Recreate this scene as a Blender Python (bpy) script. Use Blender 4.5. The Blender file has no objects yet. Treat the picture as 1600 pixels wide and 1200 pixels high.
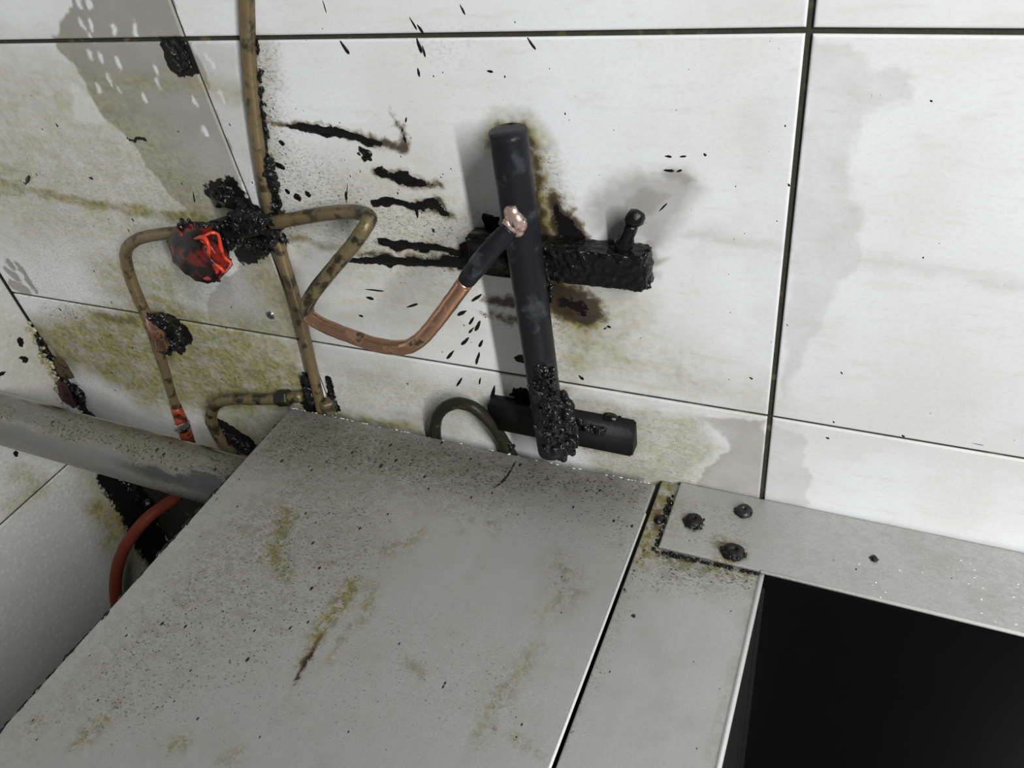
import bpy, bmesh, math, random
import numpy as np
from mathutils import Vector, Matrix, noise

random.seed(7)
S = bpy.context.scene
COL = S.collection

# ------------------------------------------------------------------ camera, light, exposure
F = 1224.89                                   # focal length in pixels of the 1600 x 1200 frame
CM = np.array([[0.910316, -0.158078, 0.382539], [0.392061, 0.625629, -0.674445], [-0.132713, 0.763937, 0.631496]])
CP = np.array([0.0, -0.4147, 1.31152])
cd = bpy.data.cameras.new('camera'); cam = bpy.data.objects.new('camera', cd); COL.objects.link(cam)
cd.sensor_width = 36; cd.lens = F / 1600 * 36; cd.clip_start = 0.01
mw = Matrix.Identity(4)
for i in range(3):
    for j in range(3): mw[i][j] = CM[i, j]
    mw[i][3] = CP[i]
cam.matrix_world = mw
S.camera = cam
S.view_settings.view_transform = 'Standard'; S.view_settings.look = 'None'
S.view_settings.gamma = 1; S.view_settings.use_curve_mapping = False
S.view_settings.exposure = 0.0

wd = bpy.data.worlds.new('room_light'); S.world = wd; wd.use_nodes = True
wd.node_tree.nodes['Background'].inputs[0].default_value = (0.93, 0.97, 1.0, 1)
wd.node_tree.nodes['Background'].inputs[1].default_value = 0.13

def area_lamp(name, loc, target, size, size_y, power, color=(1, 1, 1)):
    l = bpy.data.lights.new(name, 'AREA'); l.shape = 'RECTANGLE'; l.size = size; l.size_y = size_y; l.energy = power; l.color = color
    o = bpy.data.objects.new(name, l); COL.objects.link(o); o.location = loc
    o.rotation_euler = (Vector(target) - Vector(loc)).to_track_quat('-Z', 'Y').to_euler()
    return o
# an upright strip lamp on the right, outside the frame
area_lamp('strip_lamp', (0.93, -1.02, 1.86), (-0.25, 0, 1.0), 0.055, 1.0, 38, (1.0, 0.997, 0.985))

# ------------------------------------------------------------------ measuring helpers (photo pixel -> real point on a real plane)
ZT = 0.85
XL = -0.8192
def ray(x, y): return CM @ np.array([(x - 800) / F, -(y - 600) / F, -1.0])
def W(x, y, off=0.0):                          # on the plane `off` in front of the back wall
    v = ray(x, y); return Vector(CP + v * ((-off - CP[1]) / v[1]))
def T(x, y, dz=0.0):                           # on the plane of the cooker top
    v = ray(x, y); return Vector(CP + v * ((ZT + dz - CP[2]) / v[2]))
def X(x, y, off=0.0):                          # on the left wall
    v = ray(x, y); return Vector(CP + v * ((XL + off - CP[0]) / v[0]))

# ------------------------------------------------------------------ object helpers
def link(name, me, mat=None, parent=None):
    o = bpy.data.objects.new(name, me); COL.objects.link(o)
    if mat: me.materials.append(mat)
    if parent: o.parent = parent
    return o
def tag(o, label, cat, group=None):
    o['label'] = label; o['category'] = cat
    if group: o['group'] = group
    return o
def thing(name, label, cat, loc=(0, 0, 0), group=None):
    o = bpy.data.objects.new(name, None); COL.objects.link(o); o.empty_display_size = 0.01
    return tag(o, label, cat, group)
def build(name, bm, mat, parent=None, smooth=True, label=None):
    me = bpy.data.meshes.new(name)
    bmesh.ops.recalc_face_normals(bm, faces=bm.faces)
    bm.to_mesh(me); bm.free()
    if smooth: me.polygons.foreach_set('use_smooth', [True] * len(me.polygons))
    o = link(name, me, mat, parent)
    if label: o['label'] = label
    return o
def catmull(pts, rad, n):
    P = [Vector(p) for p in pts]; out = []; ro = []
    Q = [P[0] * 2 - P[1]] + P + [P[-1] * 2 - P[-2]]
    for i in range(len(P) - 1):
        a, b, c, d = Q[i:i + 4]
        for k in range(n):
            t = k / n
            out.append(0.5 * ((2 * b) + (c - a) * t + (2 * a - 5 * b + 4 * c - d) * t * t + (3 * b - a - 3 * c + d) * t ** 3))
            ro.append(rad[i] * (1 - t) + rad[i + 1] * t)
    out.append(P[-1]); ro.append(rad[-1])
    return out, ro
def tube(bm, pts, r, n=8, sides=20, wob=0.0, cap=True):
    rad = list(r) if hasattr(r, '__len__') else [r] * len(pts)
    P, Rr = catmull(pts, rad, n) if n > 1 else ([Vector(p) for p in pts], rad)
    up = Vector((0.3, -1, 0.2)).normalized(); rings = []
    for i, p in enumerate(P):
        t = (P[min(i + 1, len(P) - 1)] - P[max(i - 1, 0)]).normalized()
        up = (up - t * up.dot(t)).normalized(); s = t.cross(up)
        ring = []
        for k in range(sides):
            a = 2 * math.pi * k / sides
            d = up * math.cos(a) + s * math.sin(a)
            rr = Rr[i] * (1 + (wob * noise.noise((p + d * Rr[i]) * 220) if wob else 0))
            ring.append(bm.verts.new(p + d * rr))
        rings.append(ring)
    for a, b in zip(rings, rings[1:]):
        for k in range(sides): bm.faces.new((a[k], a[(k + 1) % sides], b[(k + 1) % sides], b[k]))
    if cap:
        bm.faces.new(rings[0]); bm.faces.new(rings[-1])
def box(bm, lo, hi, bev=0.0):
    g = bmesh.ops.create_cube(bm, size=1)
    lo, hi = Vector(lo), Vector(hi)
    for v in g['verts']:
        v.co = Vector([(lo[i] + hi[i]) / 2 + v.co[i] * (hi[i] - lo[i]) for i in range(3)])
    if bev:
        es = list({e for v in g['verts'] for e in v.link_edges})
        bmesh.ops.bevel(bm, geom=es, offset=bev, segments=2, affect='EDGES')
def lump(bm, c, r, squash=(1, 1, 1), amp=0.35, freq=1.6, sub=2):
    g = bmesh.ops.create_icosphere(bm, subdivisions=sub, radius=1)
    off = Vector((random.random() * 50, random.random() * 50, random.random() * 50))
    for v in g['verts']:
        k = 1 + amp * noise.noise(v.co * freq + off) + amp * .5 * noise.noise(v.co * freq * 3 + off)
        v.co = Vector(c) + Vector([v.co[i] * r * squash[i] * k for i in range(3)])
CRUSTS = []
CLOUD = bpy.data.textures.new('crust_noise', 'CLOUDS'); CLOUD.noise_scale = .0035; CLOUD.noise_depth = 2
def crusts(parent, *runs, name='grease_crust', label='black lumpy burnt grease', mat=None, vox=.0008):
    """each run (points, count, spread, rmin, rmax[, squash]) becomes one fused, lumpy deposit"""
    made = []
    for run in runs:
        pts, count, spread, rmin, rmax = run[:5]; squash = run[5] if len(run) > 5 else (1, .8, 1)
        bm = bmesh.new(); P = [Vector(q) for q in pts]
        L = [(b - a).length for a, b in zip(P, P[1:])]; tot = sum(L)
        for a, b in zip(P, P[1:]):
            n = max(2, int((b - a).length / (rmin * 1.2)))
            for i in range(n + 1): lump(bm, a.lerp(b, i / n), rmin * 1.1, (1, 1, 1), .2, sub=1)
        for i in range(count):
            s = random.random() * tot; k = 0
            while k < len(L) - 1 and s > L[k]: s -= L[k]; k += 1
            q = P[k].lerp(P[k + 1], min(1, s / max(L[k], 1e-6)))
            d = Vector((random.gauss(0, 1), random.gauss(0, .6), random.gauss(0, 1)))
            if d.length > 1.7: d *= 1.7 / d.length
            q = q + d * spread
            r = rmin + (rmax - rmin) * random.random() ** 1.6
            q.y = min(q.y, -r * .5)
            lump(bm, q, r, squash, .5, 1.8, sub=2)
        o = build(name, bm, mat or M_TAR, parent, True, label)
        m = o.modifiers.new('fuse', 'REMESH'); m.mode = 'VOXEL'; m.voxel_size = vox; m.use_smooth_shade = True
        m = o.modifiers.new('rough', 'DISPLACE'); m.texture = CLOUD; m.strength = .0022; m.mid_level = .5; m.texture_coords = 'GLOBAL'
        CRUSTS.append(o); made.append(o)
    return made
def pill(bm, a, b, r, flat=.4):
    """an elongated drop from a to b lying on the wall"""
    g = bmesh.ops.create_icosphere(bm, subdivisions=2, radius=1); a, b = Vector(a), Vector(b)
    d = (b - a); L = d.length / 2 + r; d = d.normalized() if d.length > 1e-6 else Vector((1, 0, 0)); n = Vector((-d.z, 0, d.x)); c = (a + b) / 2
    off = Vector((random.random() * 50, 3, 7))
    for v in g['verts']:
        x, y, z = v.co; w = r * (1 + .35 * x) * (1 + .5 * noise.noise(v.co * 1.5 + off))
        v.co = c + d * (x * L) + n * (z * w) + Vector((0, y * r * flat, 0))
# ------------------------------------------------------------------ node helpers
class NT:
    def __init__(s, name):
        s.m = bpy.data.materials.new(name); s.m.use_nodes = True; s.t = s.m.node_tree
        s.b = s.t.nodes['Principled BSDF']; s.co = s.t.nodes.new('ShaderNodeTexCoord').outputs['Object']
    def n(s, typ, **kw):
        o = s.t.nodes.new(typ)
        for k, v in kw.items(): setattr(o, k, v)
        return o
    def put(s, sock, v):
        if isinstance(v, (int, float)): sock.default_value = v
        elif isinstance(v, tuple): sock.default_value = v if len(v) == len(sock.default_value) else (*v, 1)
        else: s.t.links.new(v, sock)
    def math(s, op, a, b=0.0, c=None, clamp=False):
        o = s.n('ShaderNodeMath', operation=op, use_clamp=clamp); s.put(o.inputs[0], a); s.put(o.inputs[1], b)
        if c is not None: s.put(o.inputs[2], c)
        return o.outputs[0]
    def scale(s, vec):
        o = s.n('ShaderNodeMapping'); s.put(o.inputs['Vector'], s.co); o.inputs['Scale'].default_value = vec; return o.outputs[0]
    def noise(s, sc, det=3, rough=.55, vec=None, dist=0.0):
        o = s.n('ShaderNodeTexNoise'); s.put(o.inputs['Vector'], vec or s.co)
        o.inputs['Scale'].default_value = sc; o.inputs['Detail'].default_value = det; o.inputs['Roughness'].default_value = rough
        o.inputs['Distortion'].default_value = dist
        return o.outputs['Fac']
    def vor(s, sc, vec=None, out='Distance', rnd=1.0):
        o = s.n('ShaderNodeTexVoronoi'); s.put(o.inputs['Vector'], vec or s.co); o.inputs['Scale'].default_value = sc
        o.inputs['Randomness'].default_value = rnd
        return o.outputs[out]
    def ss(s, v, a, b, lo=0.0, hi=1.0):
        o = s.n('ShaderNodeMapRange', interpolation_type='SMOOTHSTEP'); s.put(o.inputs[0], v)
        o.inputs[1].default_value = a; o.inputs[2].default_value = b; o.inputs[3].default_value = lo; o.inputs[4].default_value = hi
        return o.outputs[0]
    def mix(s, f, a, b):
        o = s.n('ShaderNodeMix', data_type='RGBA'); s.put(o.inputs[0], f); s.put(o.inputs[6], a); s.put(o.inputs[7], b); return o.outputs[2]
    def fmix(s, f, a, b):
        o = s.n('ShaderNodeMix', data_type='FLOAT'); s.put(o.inputs[0], f); s.put(o.inputs[2], a); s.put(o.inputs[3], b); return o.outputs[0]
    def attr(s, name): return s.n('ShaderNodeAttribute', attribute_name=name).outputs['Fac']
    def bump(s, h, strength=.3, dist=.001, normal=None):
        o = s.n('ShaderNodeBump'); s.put(o.inputs['Height'], h); o.inputs['Strength'].default_value = strength; o.inputs['Distance'].default_value = dist
        if normal: s.put(o.inputs['Normal'], normal)
        s.put(s.b.inputs['Normal'], o.outputs[0]); return o.outputs[0]
    def set(s, **kw):
        for k, v in kw.items(): s.put(s.b.inputs[k.replace('_', ' ')], v)
        return s.m
def simple(name, col, rough=.5, metal=0.0, var=.25, sc=120, bump=.2, bsc=400, dark=None, darksc=60, thr=.55, spec=.5):
    s = NT(name)
    c2 = tuple(x * (1 - var) for x in col)
    c = s.mix(s.noise(sc), c2, col)
    r = rough
    mt = metal
    if dark:
        k = s.ss(s.noise(darksc, 4), thr - .06, thr + .08)
        c = s.mix(k, c, dark); r = s.fmix(k, rough, .3); mt = s.fmix(k, metal, 0.0)
    s.bump(s.noise(bsc, 4), bump, .001)
    return s.set(Base_Color=c, Roughness=r, Metallic=mt, Specular_IOR_Level=spec)

# ------------------------------------------------------------------ materials
def tile_material(name, cells=False, white=(0.77, 0.78, 0.80), white2=(0.70, 0.705, 0.695)):
    s = NT(name)
    film_shade, gr, ch, br, di = (s.attr(k) for k in ('film_shade', 'grease', 'char', 'brown', 'dirt'))
    along = s.scale((6, 6, 26))
    n_str = s.noise(6, 4, .6, along)                 # horizontal wiping streaks
    n_f = s.noise(190, 4, .6); n_m = s.noise(45, 4, .6); n_l = s.noise(9, 3)
    base = s.mix(s.ss(n_l, .35, .7), white, white2)
    base = s.mix(s.ss(n_str, .5, .72, 0, .35), base, (0.62, 0.62, 0.56))
    if cells: base = s.mix(s.ss(s.vor(150), .15, .5, 0, .3), base, (0.40, 0.40, 0.385))
    fm = s.math('ADD', film_shade, s.math('MULTIPLY', s.math('SUBTRACT', n_m, .5), .25))
    fm = s.math('MULTIPLY', s.ss(fm, .06, .9), s.ss(film_shade, 0.0, .1))
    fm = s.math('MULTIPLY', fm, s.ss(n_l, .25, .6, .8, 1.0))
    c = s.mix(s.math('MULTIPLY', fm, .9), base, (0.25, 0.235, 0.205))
    g = s.math('MULTIPLY', gr, s.math('ADD', s.ss(n_m, .3, .65, .68, 1.05), s.ss(n_str, .4, .65, -.1, .3)), clamp=True)
    c = s.mix(g, c, s.mix(s.ss(s.math('ADD', s.math('MULTIPLY', n_f, .5), s.math('MULTIPLY', n_str, .5)), .4, .6), (0.150, 0.138, 0.040), (0.37, 0.345, 0.165)))
    # wiped mottling of dirt
    mott = s.math('MULTIPLY', s.ss(s.noise(300, 5, .7, s.scale((1, 1, 1.7))), .47, .62), di, clamp=True)
    c = s.mix(s.math('MULTIPLY', mott, .85), c, (0.11, 0.105, 0.05))
    # specks
    v = s.n('ShaderNodeTexVoronoi'); s.put(v.inputs['Vector'], s.scale((1, 1, .62))); v.inputs['Scale'].default_value = 170
    sep = s.n('ShaderNodeSeparateColor'); s.put(sep.inputs[0], v.outputs['Color'])
    lim = s.math('MULTIPLY', s.math('POWER', sep.outputs[0], 9.0), s.math('MULTIPLY_ADD', di, .34, .06))
    sp = s.math('LESS_THAN', v.outputs['Distance'], lim)
    v2 = s.n('ShaderNodeTexVoronoi'); s.put(v2.inputs['Vector'], s.scale((1, 1, 1.6))); v2.inputs['Scale'].default_value = 430
    sep2 = s.n('ShaderNodeSeparateColor'); s.put(sep2.inputs[0], v2.outputs['Color'])
    sp = s.math('MAXIMUM', sp, s.math('MULTIPLY', s.math('LESS_THAN', v2.outputs['Distance'], s.math('MULTIPLY', s.math('POWER', sep2.outputs[1], 5.0), s.math('MULTIPLY', di, .62))), .8))
    b = s.ss(s.math('ADD', br, s.math('MULTIPLY', s.math('SUBTRACT', n_f, .5), 1.2)), .28, .85)
    c = s.mix(s.math('MULTIPLY', b, .93), c, s.mix(s.ss(br, .4, .95), (0.14, 0.095, 0.02), (0.022, 0.011, 0.004)))
    k = s.ss(s.math('ADD', ch, s.math('MULTIPLY', s.math('SUBTRACT', s.noise(240, 4, .6), .5), .9)), .46, .6)
    k = s.math('MULTIPLY', k, s.ss(ch, .02, .15))
    dark = s.math('MAXIMUM', k, sp)
    c = s.mix(dark, c, (0.010, 0.009, 0.009))
    rough = s.fmix(fm, .2, .42); rough = s.fmix(g, rough, .38); rough = s.fmix(k, rough, .3)
    h = s.math('ADD', s.math('MULTIPLY', n_m, .25), s.math('MULTIPLY', k, s.math('MULTIPLY_ADD', n_f, .9, .9)))
    h = s.math('ADD', h, s.math('MULTIPLY', g, s.math('MULTIPLY', n_f, .25)))
    if cells: h = s.math('ADD', h, s.math('MULTIPLY', s.ss(s.vor(150), .1, .55), .5))
    s.bump(h, .35, .0008)
    return s.set(Base_Color=c, Roughness=rough, Specular_IOR_Level=s.fmix(k, .5, .15))
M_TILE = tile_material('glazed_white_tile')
M_LTILE = tile_material('pebbled_pale_grey_tile', True, (0.58, 0.575, 0.555), (0.52, 0.515, 0.49))

def steel_material(name, tint=(0.50, 0.50, 0.485), metal=.65, rough=.42):
    s = NT(name)
    gr, di, ch, br, fi = (s.attr(k) for k in ('grease', 'dirt', 'char', 'brown', 'film_shade'))
    brush = s.noise(30, 3, .6, s.scale((14, 1, 1)))
    n_f = s.noise(330, 5, .65); n_m = s.noise(38, 4, .6)
    c = s.mix(brush, tuple(x * .9 for x in tint), tint)
    c = s.mix(s.ss(n_m, .4, .75, 0, .35), c, (0.36, 0.355, 0.32))
    fi = s.math('MULTIPLY', fi, s.ss(n_m, .25, .6, .6, 1.0))
    c = s.mix(fi, c, (0.135, 0.13, 0.115))
    g = s.math('MULTIPLY', s.math('MULTIPLY', gr, 1.3), s.ss(s.noise(150, 6, .75), .40, .54), clamp=True)
    c = s.mix(g, c, s.mix(s.ss(n_f, .4, .6), (0.12, 0.105, 0.035), (0.22, 0.20, 0.085)))
    mott = s.math('MULTIPLY', s.ss(s.noise(420, 5, .7, s.scale((1, 1.5, 1))), .47, .6), di, clamp=True)
    mott2 = s.math('MULTIPLY', s.ss(s.noise(95, 6, .78, s.scale((1, 1.4, 1))), .47, .6), s.math('MULTIPLY', di, 1.7), clamp=True)
    mott = s.math('MAXIMUM', s.math('MULTIPLY', mott, 1.5, clamp=True), s.math('MULTIPLY', mott2, .8))
    c = s.mix(s.math('MULTIPLY', mott, .8), c, (0.10, 0.095, 0.06))
    v = s.n('ShaderNodeTexVoronoi'); s.put(v.inputs['Vector'], s.scale((1, .62, 1))); v.inputs['Scale'].default_value = 210
    sep = s.n('ShaderNodeSeparateColor'); s.put(sep.inputs[0], v.outputs['Color'])
    lim = s.math('MULTIPLY', s.math('POWER', sep.outputs[0], 8.0), s.math('MULTIPLY_ADD', di, .40, .04))
    sp = s.math('LESS_THAN', v.outputs['Distance'], lim)
    v2 = s.n('ShaderNodeTexVoronoi'); s.put(v2.inputs['Vector'], s.scale((1, 1.7, 1))); v2.inputs['Scale'].default_value = 480
    sep2 = s.n('ShaderNodeSeparateColor'); s.put(sep2.inputs[0], v2.outputs['Color'])
    sp = s.math('MAXIMUM', sp, s.math('MULTIPLY', s.math('LESS_THAN', v2.outputs['Distance'], s.math('MULTIPLY', s.math('POWER', sep2.outputs[1], 4.0), s.math('MULTIPLY', di, .9))), .75))
    b = s.ss(s.math('ADD', br, s.math('MULTIPLY', s.math('SUBTRACT', n_f, .5), .9)), .35, .8)
    c = s.mix(s.math('MULTIPLY', b, .9), c, (0.075, 0.045, 0.016))
    k = s.ss(s.math('ADD', ch, s.math('MULTIPLY', s.math('SUBTRACT', n_f, .5), .9)), .45, .6)
    k = s.math('MAXIMUM', s.math('MULTIPLY', k, s.ss(ch, .02, .15)), sp)
    c = s.mix(k, c, (0.014, 0.012, 0.009))
    dirt = s.math('MAXIMUM', s.math('MAXIMUM', g, mott), s.math('MAXIMUM', b, k))
    mt = s.fmix(s.math('MAXIMUM', dirt, s.math('MULTIPLY', fi, .7)), metal, 0.0)
    rr = s.math('ADD', s.fmix(dirt, rough, .5), s.math('MULTIPLY', s.math('SUBTRACT', n_m, .5), .15))
    s.bump(s.math('ADD', s.math('MULTIPLY', n_f, .3), s.math('MULTIPLY', dirt, .6)), .25, .0006)
    return s.set(Base_Color=c, Roughness=rr, Metallic=mt)
M_STEEL = steel_material('greasy_stainless_steel')
M_TUBE = steel_material('grimy_steel_tube', (0.30, 0.30, 0.29), 1.0, .16)
M_EDGE = simple('steel_edge_gleam', (0.95, 0.95, 0.94), .35, .2, .05)  # near-white and barely metallic: the edges' gleam is put into the colour
M_GROUT = simple('blackened_grout', (0.035, 0.033, 0.02), .8, 0, .6, 90, .5, 500, (0.10, 0.10, 0.035), 70, .62)
M_COPPER = simple('worn_copper', (0.66, 0.38, 0.24), .26, .9, .3, 90, .12, 500, (0.035, 0.026, 0.016), 75, .6)
M_BRASSY = simple('grease_coated_copper', (0.255, 0.19, 0.10), .42, .45, .5, 60, .25, 300, (0.035, 0.028, 0.012), 90, .54)
M_DULL = simple('dull_dirty_copper', (0.22, 0.175, 0.085), .45, .35, .5, 90, .4, 300, (0.018, 0.016, 0.008), 90, .5)
M_BRAZE = simple('pale_copper_braze', (0.80, 0.60, 0.52), .35, .8, .35, 120, .4, 420, (0.03, 0.025, 0.025), 110, .56)
M_TAR = simple('burnt_black_grease', (0.008, 0.0075, 0.008), .16, 0, .5, 200, .6, 500, spec=.35)
M_BLACKPIPE = simple('blackened_iron', (0.012, 0.0125, 0.016), .42, 0, .35, 80, .3, 500, (0.040, 0.042, 0.050), 60, .61, spec=.22)
M_MATT = simple('matt_black_iron', (0.010, 0.010, 0.011), .5, 0, .4, 90, .4, 420, spec=.18)
M_RED = simple('sooty_red_plastic', (0.20, 0.016, 0.010), .2, 0, .5, 120, .35, 160, (0.008, 0.005, 0.005), 60, .42, spec=.15)
M_REDRIM = simple('bright_red_plastic', (0.62, 0.050, 0.018), .28, 0, .35, 90, .25, 200, (0.03, 0.008, 0.007), 110, .55, spec=.35)
M_HOSE = simple('orange_rubber', (0.15, 0.030, 0.015), .6, 0, .3, 60, .2, 300, spec=.2)
M_HOSETOP = simple('dirty_orange_rubber', (0.36, 0.07, 0.03), .5, 0, .35, 150, .3, 300, (0.03, 0.014, 0.008), 110, .55, spec=.25)
M_BLACKHOSE = simple('greasy_black_hose', (0.022, 0.022, 0.014), .4, 0, .4, 90, .4, 260, (0.10, 0.10, 0.025), 80, .66, spec=.15)
M_CHROME = simple('shiny_metal', (0.8, 0.79, 0.75), .22, 1, .1, 90, .1)
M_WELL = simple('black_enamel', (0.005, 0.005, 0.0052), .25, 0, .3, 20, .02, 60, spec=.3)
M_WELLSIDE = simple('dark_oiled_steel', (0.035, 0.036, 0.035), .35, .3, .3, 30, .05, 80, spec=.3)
M_BODY = simple('dark_cabinet_steel', (0.09, 0.09, 0.085), .5, .3, .25)  # kept dark to cut bounce onto the left wall
M_FLOOR = simple('dark_floor', (0.10, 0.10, 0.095), .6, 0, .25, 8)
M_PEEL = simple('dried_maroon_peel', (0.055, 0.020, 0.019), .3, 0, .7, 170, .8, 260, (0.006, 0.004, 0.004), 160, .55)
M_PEELB = simple('dried_brown_peel', (0.10, 0.066, 0.034), .4, 0, .6, 150, .7, 260, (0.02, 0.013, 0.008), 150, .58)
M_CRUMB = simple('pale_crumbs', (0.52, 0.47, 0.29), .5, 0, .5, 250, .7, 400, (0.05, 0.045, 0.02), 70, .52)
M_SCREW = simple('dark_screw_metal', (0.16, 0.16, 0.16), .3, .8, .4, 150, .2)
M_FLECK = simple('white_flecks', (0.8, 0.8, 0.76), .5, 0, .2)

# ------------------------------------------------------------------ stain fields, laid out in metres on each surface
def hash2(i, j, seed):
    h = (i * 374761393 + j * 668265263 + seed * 982451653) & 0x7fffffff
    h = ((h ^ (h >> 13)) * 1274126177) & 0x7fffffff
    return ((h ^ (h >> 16)) & 0xffff) / 65535.0
def vnoise(u, v, sc, seed):
    a, b = u * sc, v * sc; i, j = np.floor(a).astype(np.int64), np.floor(b).astype(np.int64)
    fa, fb = a - i, b - j; fa = fa * fa * (3 - 2 * fa); fb = fb * fb * (3 - 2 * fb)
    return (hash2(i, j, seed) * (1 - fa) + hash2(i + 1, j, seed) * fa) * (1 - fb) + (hash2(i, j + 1, seed) * (1 - fa) + hash2(i + 1, j + 1, seed) * fa) * fb - .5
def sd_poly(u, v, P):
    d = np.full(u.shape, 1e9); ins = np.zeros(u.shape, bool)
    n = len(P)
    for i in range(n):
        ax, ay = P[i]; bx, by = P[(i + 1) % n]
        ex, ey = bx - ax, by - ay; L = ex * ex + ey * ey + 1e-12
        t = np.clip(((u - ax) * ex + (v - ay) * ey) / L, 0, 1)
        d = np.minimum(d, np.hypot(u - ax - t * ex, v - ay - t * ey))
        cnd = (ay > v) != (by > v)
        with np.errstate(divide='ignore', invalid='ignore'):
            ins ^= cnd & (u < ex * (v - ay) / (ey if ey else 1e-12) + ax)
    return np.where(ins, d, -d)
def sd_stroke(u, v, P, R):
    best = np.full(u.shape, -1e9)
    if len(P) == 1: return R[0] - np.hypot(u - P[0][0], v - P[0][1])
    for i in range(len(P) - 1):
        ax, ay = P[i]; bx, by = P[i + 1]; ex, ey = bx - ax, by - ay; L = ex * ex + ey * ey + 1e-12
        t = np.clip(((u - ax) * ex + (v - ay) * ey) / L, 0, 1)
        best = np.maximum(best, R[i] * (1 - t) + R[i + 1] * t - np.hypot(u - ax - t * ex, v - ay - t * ey))
    return best
class Stains:
    CH = ('film_shade', 'grease', 'char', 'brown', 'dirt', 'wipe')
    def __init__(s, proj, ax, warp=.0032): s.L = []; s.proj = proj; s.ax = ax; s.warp = warp
    def uv(s, p): q = s.proj(*p); return (q[s.ax[0]], q[s.ax[1]])
    def rad(s, p, r):
        a = s.uv(p); b = s.uv((p[0] + r, p[1])); c = s.uv((p[0], p[1] + r))
        return .5 * (math.hypot(b[0] - a[0], b[1] - a[1]) + math.hypot(c[0] - a[0], c[1] - a[1]))
    def poly(s, ch, pts, k=1.0, soft=.003):
        s.L.append((ch, [s.uv(p) for p in pts], None, k, soft))
    def line(s, ch, pts, r, k=1.0, soft=.001):
        r = list(r) if hasattr(r, '__len__') else [r] * len(pts)
        s.L.append((ch, [s.uv(p) for p in pts], [s.rad(p, q) for p, q in zip(pts, r)], k, soft))
    def eval(s, u, v):
        out = {c: np.zeros(u.shape) for c in s.CH}
        w = s.warp
        u2 = u + w * (vnoise(u, v, 90, 1) * 1.6 + vnoise(u, v, 260, 2))
        v2 = v + w * (vnoise(u, v, 90, 3) * 1.6 + vnoise(u, v, 260, 4))
        for ch, P, R, k, soft in s.L:
            m = soft + (max(R) if R else 0) + 2 * w
            xs = [p[0] for p in P]; ys = [p[1] for p in P]
            sel = (u > min(xs) - m) & (u < max(xs) + m) & (v > min(ys) - m) & (v < max(ys) + m)
            if not sel.any(): continue
            d = sd_poly(u2[sel], v2[sel], P) if R is None else sd_stroke(u2[sel], v2[sel], P, R)
            f = np.clip(.5 + .5 * d / soft, 0, 1) * k
            out[ch][sel] = np.maximum(out[ch][sel], f)
        out['film_shade'] = out['film_shade'] * (1 - out['wipe']); out['grease'] = out['grease'] * (1 - .8 * out['wipe'])
        return out
def put_attrs(me, f):
    for c, a in f.items():
        if c == 'wipe': continue
        at = me.attributes.new(c, 'FLOAT', 'POINT'); at.data.foreach_set('value', a.astype(np.float32))

def slab(name, corners, depth, res, mat, parent, stains, bev=.0008, nrm=None):
    """one tile or sheet: four corners (a,b,c,d round the face), soft rounded rim, closed behind"""
    a, b, c, d = [np.array(x) for x in corners]
    nu = max(2, int(np.linalg.norm(b - a) / res)); nv = max(2, int(np.linalg.norm(d - a) / res))
    def params(n, L):
        t = np.linspace(0, 1, n + 1); e = bev / L
        return np.concatenate([[0, e * .3], np.clip(t, e, 1 - e), [1 - e * .3, 1]])
    U, V = params(nu, np.linalg.norm(b - a)), params(nv, np.linalg.norm(d - a))
    uu, vv = np.meshgrid(U, V)
    P = (a[None, None] * ((1 - uu) * (1 - vv))[..., None] + b[None, None] * (uu * (1 - vv))[..., None] + c[None, None] * (uu * vv)[..., None] + d[None, None] * ((1 - uu) * vv)[..., None])
    n = np.array(nrm, float)
    drop = np.zeros(uu.shape)
    for k, dd in ((0, 1.0), (1, .35)):
        for sl in ((k, slice(None)), (-1 - k, slice(None)), (slice(None), k), (slice(None), -1 - k)):
            drop[sl] = np.maximum(drop[sl], dd)
    P = P - n * (drop * bev)[..., None]
    h, w = uu.shape
    base = P.reshape(-1, 3)
    idx = np.arange(h * w).reshape(h, w)
    faces = np.stack([idx[:-1, :-1], idx[:-1, 1:], idx[1:, 1:], idx[1:, :-1]], -1).reshape(-1, 4)
    rim = np.concatenate([idx[0, :-1], idx[:-1, -1], idx[-1, :0:-1], idx[:0:-1, 0]])
    back = base[rim] - n * (depth - bev)
    bi = np.arange(len(rim)) + h * w
    rn = np.roll(rim, -1); bn = np.roll(bi, -1)
    side = np.stack([rn, rim, bi, bn], -1)
    fl = [tuple(int(z) for z in q) for q in np.concatenate([faces, side])] + [tuple(int(z) for z in bi[::-1])]
    allv = np.concatenate([base, back])
    me = bpy.data.meshes.new(name); me.from_pydata([tuple(v) for v in allv], [], fl); me.update()
    ax = stains.ax
    put_attrs(me, stains.eval(allv[:, ax[0]].copy(), allv[:, ax[1]].copy()))
    me.polygons.foreach_set('use_smooth', [True] * len(me.polygons))
    return link(name, me, mat, parent)

# ------------------------------------------------------------------ stains and painted shade on the back wall (x, z)
SB = Stains(lambda x, y: W(x, y), (0, 2))
p = SB.poly; l = SB.line
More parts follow.
